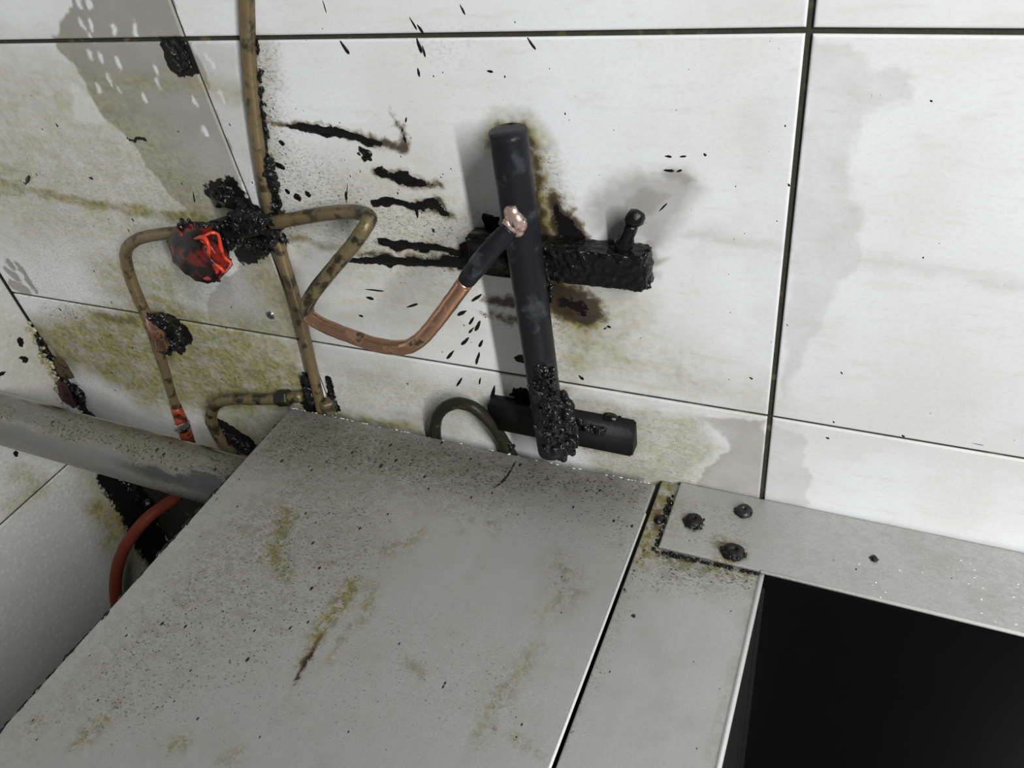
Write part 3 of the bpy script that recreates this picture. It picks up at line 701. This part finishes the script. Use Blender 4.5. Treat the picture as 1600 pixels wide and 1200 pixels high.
def bolt(name, pt, r, h, mat, label, crusty=0, hexa=False, parent=None, squash=1.0):
    """domed bolt head caked in grease, standing on the rail"""
    bm = bmesh.new(); n = 6 if hexa else 18; rings = []
    prof = [(1.0, 0), (1.0, .35), (.88, .7), (.55, .95), (.22, 1.0)]
    for pr, ph in prof:
        rings.append([bm.verts.new(Vector(pt) + Vector((pr * r * math.cos(2 * math.pi * k / n), squash * pr * r * math.sin(2 * math.pi * k / n), ph * h))) for k in range(n)])
    for a, b in zip(rings, rings[1:]):
        for k in range(n): bm.faces.new((a[k], a[(k + 1) % n], b[(k + 1) % n], b[k]))
    inner = [bm.verts.new(v.co - Vector((0, 0, h * .25))) for v in rings[-1]]
    for k in range(n): bm.faces.new((rings[-1][k], rings[-1][(k + 1) % n], inner[(k + 1) % n], inner[k]))
    bm.faces.new(inner)
    for v in bm.verts:
        v.co += Vector([noise.noise(v.co * 260 + Vector((i * 7, 0, 0))) * r * .10 for i in range(3)])
    o = build(name, bm, mat, parent, True, label)
    if crusty:
        arc = [Vector(pt) + Vector((math.cos(a) * r, squash * math.sin(a) * r, h * .3)) for a in (3.0, 3.8, 4.6, 5.4, 6.2)]
        crusts(o, (arc, crusty * 2, r * .10, r * .09, r * .24, (1, 1, .8)), vox=.0005, name='grease_ring')
        blob = [Vector(pt) + Vector((math.cos(a) * r * .5, squash * math.sin(a) * r * .5, h * .8)) for a in (3.4, 4.4, 5.6)]
    return o
M_BOLT = simple('caked_bolt', (0.012, 0.009, 0.009), .4, 0, .5, 200, .9, 420, spec=.3)
M_BOLT2 = simple('oily_bolt', (0.04, 0.04, 0.042), .3, .4, .7, 200, .7, 420, (0.012, 0.011, 0.011), 160, .5)
bolt('bolt', T(1084, 815, HR), .0066, .0042, M_BOLT, 'dark caked bolt head', 16, parent=rg)
bolt('bolt', T(1162, 800, HR), .0062, .0042, M_BOLT2, 'shinier oily bolt head', 12, parent=rg)
bolt('bolt', T(1146, 863, HR), .0078, .0038, M_BOLT, 'flattened grease-smothered bolt head', 20, parent=rg, squash=.9)
bolt('bolt', T(1366, 874, HR), .0022, .002, M_BOLT, 'tiny black bolt tip', 4, parent=rg)
bm = bmesh.new()
for i in range(90):
    t = random.random(); a, b = T(1026, 861), T(1188, 897)
    lump(bm, a.lerp(b, t) + Vector((0, random.uniform(-.0018, .0004), .0006)), random.uniform(.0005, .0014), (1.3, 1, .8), .5, sub=1)
for i in range(40):
    t = random.random(); a, b = T(1052, 775), T(1026, 860)
    lump(bm, a.lerp(b, t) + Vector((random.uniform(-.0025, .0004), 0, .0006)), random.uniform(.0005, .0018), (1, 1.3, .8), .5, sub=1)
lump(bm, T(1030, 812), .004, (1, 1.1, .7), .4)
o = build('joint_grime', bm, M_TAR, rg, True, 'black grime in the rail joint'); o['kind'] = 'stuff'
bm = bmesh.new()
for i in range(46):
    x = random.uniform(1280, 1600); y = random.uniform(875, 980)
    if y > 890 + (x - 1194) * .25: continue
    lump(bm, T(x, y, HR), random.uniform(.0003, .0009), (1.2, .7, .3), .3, sub=1)
o = build('pale_specks', bm, M_FLECK, rg); o['kind'] = 'stuff'

# ------------------------------------------------------------------ steel tube rail between left wall and counter
off, offl = .075, .094
a, b = W(0, 608, offl), W(385, 712, off); a2, b2 = W(0, 694, offl), W(332, 787, off)
zl, zr = (a.z + a2.z) / 2, (b.z + b2.z) / 2
xa, xb = (a.x + a2.x) / 2, (b.x + b2.x) / 2
sl = (zr - zl) / (xb - xa); sy = (offl - off) / (xb - xa)
rad = .0265
bm = bmesh.new(); tube(bm, [(x, -(offl - sy * (x - xa)), zl + sl * (x - xa)) for x in (XL - .03, -.16)], rad, 60, 48)
ST = Stains(lambda x, y: W(x, y, off), (0, 2), .002)
rl = build('steel_tube_rail', bm, M_TUBE)
co = np.array([v.co[:] for v in rl.data.vertices]); topness = np.clip((co[:, 2] - (zl + sl * (co[:, 0] - xa))) / rad, -1, 1)
nz = vnoise(co[:, 0], co[:, 2] + co[:, 1], 45, 11)
cov = np.clip((topness - .80 + nz * .35) / .1, 0, 1); low = np.clip((.28 - topness + nz * .3) / .15, 0, 1)
put_attrs(rl.data, {'film_shade': np.zeros(len(co)), 'grease': np.clip(.28 * np.maximum(cov, low) + .5 * nz * cov, 0, 1), 'dirt': np.clip(.9 * cov + .3 * low + nz * cov + .04, .04, 1), 'char': np.zeros(len(co)), 'brown': np.zeros(len(co))})
tag(rl, 'thick grimy steel tube running from the left wall under the counter', 'rail')

# ------------------------------------------------------------------ copper gas pipes
def tb(name, pts, r, mat, parent, n=8, wob=.06, label=None, sides=20):
    bm = bmesh.new(); tube(bm, [W(*q) for q in pts], r, n, sides, wob); return build(name, bm, mat, parent, True, label)
RP = .0050
gp = thing('gas_riser_pipe', 'vertical brown copper gas pipe running down the tiled wall to the counter', 'pipe')
tb('tube', [(384, -700, .0065), (382, -380, .0065), (383, -160, .0065), (384, -60, .0065), (386, 20, .0065), (389, 90, .0065), (396, 165, .0065), (406, 240, .0065), (416, 300, .0065), (427, 350, .0065), (442, 405, .0065), (456, 450, .0065), (470, 500, .0065), (484, 560, .0065), (500, 630, .0058), (512, 690, .0054)], [RP] * 14 + [.0048, .0046], M_BRASSY, gp)
def pt(y): return (404 + (y - 60) * .04 + max(0, y - 170) * .09, y)
crusts(gp, ([W(*pt(y), .0045) for y in (140, 170, 200, 240, 275)], 60, .0014, .0009, .0026),
       ([W(*pt(y), .006) for y in (250, 280, 310, 338)], 60, .0026, .0016, .0040),
       ([W(*pt(y), .004) for y in (108, 118, 126)], 10, .0012, .0009, .0020),
       ([W(402, 62, .004), W(403, 84, .004)], 8, .0008, .0007, .0014),
       ([W(474, 590, .006), W(484, 610, .007), W(490, 630, .007)], 26, .0026, .0016, .0042),
       ([W(512, 596, .003), W(521, 634, .003)], 16, .0008, .0009, .0018),
       ([W(450, 425, .004), W(465, 480, .004), W(478, 545, .004)], 26, .0010, .0007, .0014))
# low elbow leaving the riser to the left
tb('elbow_tube', [(472, 619, .0075), (440, 623, .0080), (400, 624, .010), (362, 624, .013), (338, 632, .015), (330, 652, .016), (338, 675, .016), (356, 700, .015), (385, 730, .013)], .0056, M_DULL, gp, label='dark bent elbow pipe')
q = W(444, 622, .0082); bm = bmesh.new()
ax = (W(400, 624, .010) - W(472, 619, .0075)).normalized()
tube(bm, [q - ax * .008, q - ax * .007, q + ax * .007, q + ax * .008], [.0068, .0080, .0080, .0068], 1, 6)
build('hex_nut', bm, M_BLACKHOSE, gp, False, 'dark oily hexagonal nut')
q = W(513, 634, .0065); bm = bmesh.new(); tube(bm, [q + Vector((0, 0, .006)), q + Vector((0, 0, .005)), q - Vector((0, 0, .006))], [.006, .0072, .0072], 1, 6); build('pipe_nut', bm, M_DULL, gp, False)
crusts(gp, ([W(348, 676, .010), W(368, 690, .010), W(390, 705, .010)], 34, .0036, .002, .0055))

# valve
gv = thing('gas_valve', 'grease-clogged gas valve with sooty red handle on the wall', 'valve')
bm = bmesh.new()
tube(bm, [W(420, 348, .012), W(395, 350, .015), W(360, 356, .017), W(330, 362, .018)], [.007, .0095, .0095, .008], 4, 12)
build('valve_body', bm, M_BLACKPIPE, gv)
crusts(gv, ([W(345, 302, .006), W(362, 315, .008), W(385, 345, .012), W(425, 350, .012), W(430, 372, .010), W(395, 384, .009)], 150, .0044, .0020, .0056),
       ([W(336, 352, .024), W(352, 380, .024), W(366, 366, .02)], 46, .0036, .0018, .0045),
       ([W(350, 352, .026), W(380, 350, .024), W(412, 350, .021)], 110, .0042, .0014, .0042))
# handle: a faceted, half melted cup with a recess on its right side
bm = bmesh.new()
for q in [(300, 370, .053), (326, 386, .058), (349, 421, .058), (344, 433, .056), (325, 444, .054), (290, 428, .050), (270, 402, .048), (262, 384, .044),
          (359, 411, .050), (345, 374, .047), (332, 356, .044), (282, 350, .030), (318, 346, .028), (344, 356, .026), (350, 398, .030), (330, 428, .032), (285, 410, .028), (264, 374, .030)]:
    bm.verts.new(W(*q))
bmesh.ops.convex_hull(bm, input=bm.verts)
loose = [v for v in bm.verts if not v.link_faces]
bmesh.ops.delete(bm, geom=loose, context='VERTS')
bmesh.ops.subdivide_edges(bm, edges=bm.edges, cuts=3, use_grid_fill=True, smooth=.25)
for v in bm.verts: v.co += v.normal * (.0016 * noise.noise(v.co * 130)) 
hd = build('valve_handle', bm, M_RED, gv, True, 'sooty dark red plastic handle')
def patch(name, pts, mat, label, thick=.0012):
    P = [W(*q) for q in pts]; c = sum(P, Vector()) / len(P); n = len(P); view = (Vector(CP) - c).normalized(); bm = bmesh.new(); rows = []
    for f, h in ((1.0, -.002), (1.0, thick * .4), (.75, thick), (.4, thick * .7)): rows.append([bm.verts.new(c.lerp(q, f) + Vector((0, -h, 0)) + Vector((0, .0012 * noise.noise(q * 300 + Vector((f * 5, 0, 0))), 0))) for q in P])
    for a, b in zip(rows, rows[1:]):
        for k in range(n): bm.faces.new((a[k], a[(k + 1) % n], b[(k + 1) % n], b[k]))
    m = bm.verts.new(c + Vector((0, -thick * .7, 0)))
    for k in range(n): bm.faces.new((rows[-1][k], rows[-1][(k + 1) % n], m))
    o = build(name, bm, mat, hd, True, label); q = o.modifiers.new('s', 'SUBSURF'); q.levels = q.render_levels = 2; return o
patch('handle_face', [(302, 373, .0535), (316, 373, .056), (325, 387, .0585), (328, 403, .0590), (346, 424, .0585), (340, 436, .0565), (324, 442, .0550), (310, 434, .0545), (306, 412, .0550), (302, 392, .0540)], M_REDRIM, 'bright red front')
patch('handle_recess_shade', [(331, 374, .0500), (340, 370, .0480), (347, 392, .0500), (357, 409, .0512), (347, 416, .0570), (333, 398, .0580)], M_TAR, 'recess with its shade painted black')  # raised black patch paints the shade inside the handle's hollow
def rim(pts, r):
    bm = bmesh.new(); n = len(pts); tube(bm, [W(*q) for q in pts], [r * (.6 if i in (0, n - 1) else 1 + .2 * math.sin(i * 2.3)) for i in range(n)], 6, 10); build('handle_rim', bm, M_REDRIM, hd, True, 'bright red raised rim')
rim([(304, 373, .0545), (318, 371, .0575), (326, 384, .0600), (327, 402, .0605), (338, 414, .0605), (349, 424, .0600), (343, 434, .0575)], .0016)
rim([(318, 369, .0560), (331, 364, .0510), (341, 367, .0490), (345, 386, .0510), (352, 403, .0525), (361, 412, .0520), (351, 426, .0590)], .0014)
rim([(276, 357, .0400), (284, 366, .0440), (288, 372, .0480)], .0011)
crusts(hd, ([W(333, 438, .053), W(342, 432, .054)], 14, .0012, .0010, .0022), ([W(280, 352, .036), W(305, 352, .038), W(335, 356, .042)], 34, .0026, .0016, .0036), ([W(357, 400, .046), W(361, 414, .046)], 8, .0008, .0008, .0016), ([W(345, 372, .040), W(350, 386, .042)], 14, .0016, .001, .0022), vox=.0006)

# branch to the left, down to the rubber hose
bp = thing('branch_gas_pipe', 'brown copper branch pipe bending down left of the red valve handle', 'pipe')
tb('tube', [(330, 360, .018), (295, 362, .019), (250, 366, .020), (215, 374, .020), (198, 390, .020), (198, 412, .020), (206, 440, .020), (220, 474, .020), (234, 505, .020), (247, 545, .020), (258, 580, .020), (268, 615, .021), (279, 648, .022), (288, 668, .022)], [RP] * 8 + [.0052, .0050, .0044, .0042, .0042, .0042], M_BRASSY, bp)
bm = bmesh.new(); a = W(240, 494, .020); b = W(254, 545, .020); d = (b - a)
tube(bm, [a, a.lerp(b, .12), a.lerp(b, .5), a.lerp(b, .55), a.lerp(b, .9), b], [.007, .0085, .0085, .0068, .0072, .006], 1, 12)
build('coupling', bm, M_COPPER, bp, True, 'worn copper coupling')
crusts(bp, ([W(228, 494, .022), W(250, 498, .022), W(272, 512, .014), W(268, 526, .012), W(284, 522, .008), W(272, 540, .010), W(262, 530, .014)], 90, .0034, .0016, .0046),
       ([W(256, 549, .022), W(266, 552, .018)], 20, .0018, .001, .0024))

hs = thing('rubber_gas_hose', 'orange rubber gas hose clamped to the branch pipe, hanging behind the steel tube', 'hose')
bm = bmesh.new(); tube(bm, [W(*q) for q in ((275, 636, .0215), (284, 660, .022), (292, 682, .0225))], [.0056, .0062, .0066], 6, 20, .05); build('hose_end', bm, M_HOSETOP, hs, True, 'sooty hose end')
bm = bmesh.new(); tube(bm, [W(*q) for q in ((292, 682, .0225), (300, 712, .024), (298, 745, .030), (276, 776, .055), (232, 808, .092), (197, 852, .118), (182, 895, .136), (182, 940, .150), (195, 985, .160))], [.0064] * 9, 8, 20, .02); build('hose_length', bm, M_HOSE, hs)
a, b = W(284, 659, .022), W(288, 672, .0222); d = (b - a).normalized()
bm = bmesh.new(); c = a.lerp(b, .5); tube(bm, [c - d * .0035, c - d * .0035, c + d * .0035, c + d * .0035], [.0062, .0076, .0076, .0062], 1, 20); cl_ = build('hose_clamp', bm, M_CHROME, hs, True, 'shiny steel clamp')
e = W(291, 664, .031); f2 = W(274, 671, .033)
bm = bmesh.new(); tube(bm, [e, e.lerp(f2, .6), e.lerp(f2, .61), f2], [.0030, .0030, .0022, .0022], 1, 8); build('clamp_screw', bm, M_CHROME, cl_, False)

# loop of copper tube standing out from the wall
lp = thing('copper_loop_pipe', 'bent copper tube looping out from the valve to the black upright pipe', 'pipe')
PTS = [(425, 348, .014), (455, 343, .015), (500, 335, .016), (540, 331, .018), (566, 333, .022), (578, 340, .029), (570, 356, .037), (550, 384, .042), (520, 420, .048), (494, 452, .053), (480, 476, .056), (482, 494, .058), (505, 508, .060), (545, 524, .062), (590, 539, .064), (628, 543, .065), (652, 534, .065), (674, 512, .064), (700, 478, .061), (728, 440, .057), (752, 408, .053), (778, 378, .048), (798, 356, .044)]
tb('tube', PTS[:6], .0052, M_BRASSY, lp, label='grease-coated length')
tb('tube', PTS[5:12], .0052, M_DULL, lp, label='blackened length with patches of bare metal')
tb('tube', PTS[11:20], .0053, M_COPPER, lp, label='bare bright copper length')
tb('tube', PTS[19:], [.0054, .0064, .0062, .0052], M_BLACKPIPE, lp, label='soot-black sleeve', wob=.12)
bm = bmesh.new(); rr = random.Random(9)
for x, y, o_, r in ((804, 345, .044, .0062), (800, 335, .043, .0052), (812, 350, .043, .0050), (795, 356, .045, .0050), (808, 360, .043, .0045)):
    lump(bm, W(x, y, o_), r, (1, .55, 1.1), .35)
build('brazed_joint', bm, M_BRAZE, lp, True, 'pale pinkish brazed joint')

# ------------------------------------------------------------------ black burner manifold
mf = thing('black_manifold_pipe', 'soot-black upright iron pipe with wall brackets, in the middle of the wall', 'pipe')
OFF = .031; RM = .0112
xs = [W(797, 226, OFF).x, W(820, 400, OFF).x, W(846, 575, OFF).x]; mx = sum(xs) / 3
zt_ = W(797, 222, OFF).z
bm = bmesh.new(); tube(bm, [(mx, -OFF, W(866, 698, OFF).z), (mx, -OFF, .9), (mx, -OFF, 1.0), (mx, -OFF, zt_ - .004), (mx, -OFF, zt_ - .001), (mx, -OFF, zt_)], [RM, RM, RM, RM, RM * .96, RM * .82], 6, 36, .02)
build('upright_tube', bm, M_BLACKPIPE, mf)
bm = bmesh.new(); tube(bm, [(mx - .0095, -OFF - .004, zt_ - .003), (mx, -OFF - .0085, zt_ - .0055), (mx + .0095, -OFF - .004, zt_ - .003)], [.0008, .0014, .0008], 5, 8); build('cap_seam', bm, M_BLACKPIPE, mf)
za, zb = W(930, 397, .02).z, W(930, 456, .02).z
xe, xw = W(1010, 430, .016).x, W(738, 405, .010).x
bm = bmesh.new(); box(bm, (mx - .01, -.020, zb + .002), (xe, -.0002, za), .0022); bmesh.ops.subdivide_edges(bm, edges=bm.edges, cuts=2)
for v in bm.verts: v.co += Vector([.0008 * noise.noise(v.co * 140 + Vector((i * 9, 0, 0))) for i in range(3)])
for i in range(60):
    x = random.uniform(mx + .006, xe); lump(bm, (x, random.choice([-.020, -.020, random.uniform(-.019, -.003)]) , random.choice([za, za, random.uniform(zb + .004, za)])), random.uniform(.0010, .0021), (1.6, .8, .9), .4)
for i in range(16): lump(bm, (xe, random.uniform(-.018, -.003), random.uniform(zb + .003, za)), random.uniform(.0016, .0028), (.8, 1, 1), .4)
o = build('upper_bracket', bm, M_TAR, mf, True, 'square tarry bracket arm')
m_ = o.modifiers.new('fuse', 'REMESH'); m_.mode = 'VOXEL'; m_.voxel_size = .0009; m_.use_smooth_shade = True
m_ = o.modifiers.new('rough', 'DISPLACE'); m_.texture = CLOUD; m_.strength = .0022; m_.texture_coords = 'GLOBAL'; CRUSTS.append(o)
bm = bmesh.new(); box(bm, (xw, -.017, zb - .001), (mx - .0101, -.0002, za + .002), .003); bmesh.ops.subdivide_edges(bm, edges=bm.edges, cuts=2)
for v in bm.verts: v.co += Vector([.0011 * noise.noise(v.co * 140 + Vector((i * 9, 0, 0))) for i in range(3)])
build('upper_bracket', bm, M_TAR, mf, True, 'tarry bracket end behind the upright')
crusts(mf, ([W(848, 392, .014), W(900, 398, .015), W(960, 404, .015)], 90, .0013, .0008, .0022),
       ([W(978, 402, .018), W(1003, 408, .016), W(1010, 450, .012)], 50, .0014, .001, .0028),
       ([W(745, 388, .010), W(770, 382, .010), W(742, 410, .008)], 40, .0034, .0015, .0040),
       ([W(850, 400, .022), W(862, 470, .022)], 26, .0012, .0008, .002))
bm = bmesh.new()
tube(bm, [W(972, 392, .012), W(980, 370, .013), W(988, 350, .013)], [.0056, .0042, .0040], 5, 14, .2)
lump(bm, W(992, 342, .014), .0058, (1, .9, 1.1), .25); lump(bm, W(976, 380, .012), .0058, (1.1, .9, .9), .3)
build('bracket_stem', bm, M_TAR, mf, True, 'tarry stem with rounded tip')
zc, zd = W(960, 672, .014).z, W(960, 708, .014).z
xw2, xe2 = W(772, 668, .010).x, W(989, 695, .012).x
bm = bmesh.new(); box(bm, (xw2, -.0155, zd), (xe2, -.0002, zc + .002), .0015); build('lower_bracket', bm, M_MATT, mf, True, 'flat black bracket bar')
crusts(mf, ([W(846, 575, .040), W(852, 610, .040), W(858, 640, .040), W(864, 690, .038)], 330, .0050, .0008, .0024),
       ([W(833, 600, .038), W(840, 640, .038), W(846, 675, .037), W(852, 700, .036)], 150, .0028, .0008, .0024),
       ([W(848, 694, .040), W(866, 700, .039), W(882, 698, .035)], 110, .0028, .0010, .0028),
       ([W(868, 612, .026), W(884, 650, .026), W(892, 690, .024), W(878, 704, .028), W(858, 700, .034)], 200, .0040, .0012, .0044),
       ([W(895, 662, .018), W(920, 668, .017), W(942, 674, .016)], 50, .0022, .001, .0030),
       ([W(846, 420, .026), W(858, 520, .026), W(864, 590, .028)], 46, .0008, .0006, .0014))

# ------------------------------------------------------------------ small things
hl = thing('bent_hose', 'black greasy hose arching up behind the rear edge of the counter', 'hose')
bm = bmesh.new(); tube(bm, [W(*q) for q in ((683, 725, .0055), (681, 690, .0058), (681, 660, .011), (691, 640, .016), (713, 630, .018), (740, 637, .018), (765, 658, .015), (784, 685, .009), (800, 712, .0058), (812, 735, .0055))], .0050, 8, 20, .06); build('hose_length', bm, M_BLACKHOSE, hl)
crusts(hl, ([W(786, 686, .010), W(800, 700, .008)], 20, .0020, .0008, .0022))

def wall_screw(name, px, r, label, mat, ring):
    c = W(*px); t = thing(name, label, 'screw'); bm = bmesh.new(); n = 20; prof = [(1, 0), (1, .0010), (.8, .0019), (.45, .0023), (.40, .0014), (.0, .0014)]
    rings = []
    for pr, h in prof[:-1]: rings.append([bm.verts.new(c + Vector((pr * r * math.cos(2 * math.pi * k / n), -h, pr * r * math.sin(2 * math.pi * k / n)))) for k in range(n)])
    for a, b in zip(rings, rings[1:]):
        for k in range(n): bm.faces.new((a[k], a[(k + 1) % n], b[(k + 1) % n], b[k]))
    bm.faces.new(rings[-1]); build('screw_head', bm, mat, t)
    bm = bmesh.new(); pts = [c + Vector((1.08 * r * math.cos(2 * math.pi * k / n), -.0004, 1.08 * r * math.sin(2 * math.pi * k / n))) for k in range(n + 1)]
    tube(bm, pts, .0006, 1, 8, cap=False); build('washer', bm, ring, t)
    return t
wall_screw('wall_screw', (423, 492), .0036, 'small round metal screw head in the tile below the red handle', M_SCREW, M_CHROME)
wb = thing('wall_bolt', 'black tarry bolt on the wall above the lower bracket end', 'bolt')
bm = bmesh.new(); lump(bm, W(955, 656, .004), .0058, (1.1, .8, .9), .3); lump(bm, W(948, 662, .003), .0036, (1, .8, 1), .4); build('bolt_head', bm, M_TAR, wb)
bm = bmesh.new(); c = W(955, 656); tube(bm, [c, c + Vector((0, -.0018, 0))], .0078, 1, 18); build('washer', bm, M_BLACKPIPE, wb)

# scraps in the corner above the steel tube
def peel(name, pts, off, thick, mat, label):
    """a curled dried scrap: outline with a domed middle and a real thickness"""
    P = [W(*q, off) for q in pts]; c = sum(P, Vector()) / len(P); bm = bmesh.new(); rows = []
    for lay in (1, -1):
        r = []
        for f in (1.0, .66, .33):
            r.append([bm.verts.new(c.lerp(q, f) + Vector((0, -lay * thick * (1 if f < 1 else .3) - .003 * (1 - f * f) + .0012 * noise.noise(q * 200 + Vector((f, 0, 0))), 0))) for q in P])
        m = bm.verts.new(c + Vector((0, -lay * thick - .003, 0)))
        n = len(P)
        for a, b in zip(r, r[1:]):
            for k in range(n): bm.faces.new((a[k], a[(k + 1) % n], b[(k + 1) % n], b[k]))
        for k in range(n): bm.faces.new((r[-1][k], r[-1][(k + 1) % n], m))
        rows.append(r[0])
    n = len(P)
    for k in range(n): bm.faces.new((rows[0][k], rows[0][(k + 1) % n], rows[1][(k + 1) % n], rows[1][k]))
    bmesh.ops.subdivide_edges(bm, edges=bm.edges, cuts=2, use_grid_fill=True)
    for v in bm.verts: v.co += Vector([.0011 * noise.noise(v.co * 190 + Vector((i * 9, 0, 0))) for i in range(3)])
    o = build(name, bm, mat, None, False)
    return tag(o, label, 'scrap')
peel('dried_peel', [(76, 604), (92, 594), (104, 602), (112, 618), (119, 636), (104, 634), (88, 630), (74, 620)], .014, .0016, M_PEEL, 'dark maroon dried peel lying on the steel tube in the corner')
peel('brown_peel', [(82, 562), (90, 556), (104, 570), (115, 591), (104, 592), (92, 586), (84, 576)], .006, .0012, M_PEELB, 'flat brown dried peel stuck to the wall above the maroon peel')
def cr(x, y, o_):
    q = W(x, y, o_); q.x = max(q.x, XL + .002); return q
cu = crusts(None, ([cr(38, 512, .006), cr(52, 540, .008), cr(62, 562, .010), cr(70, 584, .012), cr(78, 606, .014)], 110, .0046, .0010, .0034), name='corner_crumbs', label='', mat=M_CRUMB)[0]
cu['kind'] = 'stuff'; tag(cu, 'pale crumbs caught in the wall corner above the steel tube', 'crumbs')
crusts(wall, ([cr(40, 520, .004), cr(62, 556, .005), cr(78, 590, .006), cr(86, 606, .006)], 60, .0030, .0012, .0036), label='black grease caked in the corner')
crusts(wall, ([Vector((XL + .004, -.005, z)) for z in (.80, .74, .68, .62, .57)], 90, .0060, .002, .0070, (1, 1, 1.4)), label='black grease caked low in the corner', vox=.0012)

# fuse the lumpy deposits into their final meshes
dg = bpy.context.evaluated_depsgraph_get()
for o in CRUSTS:
    me = bpy.data.meshes.new_from_object(o.evaluated_get(dg)); o.modifiers.clear(); o.data = me
    me.polygons.foreach_set('use_smooth', [True] * len(me.polygons))
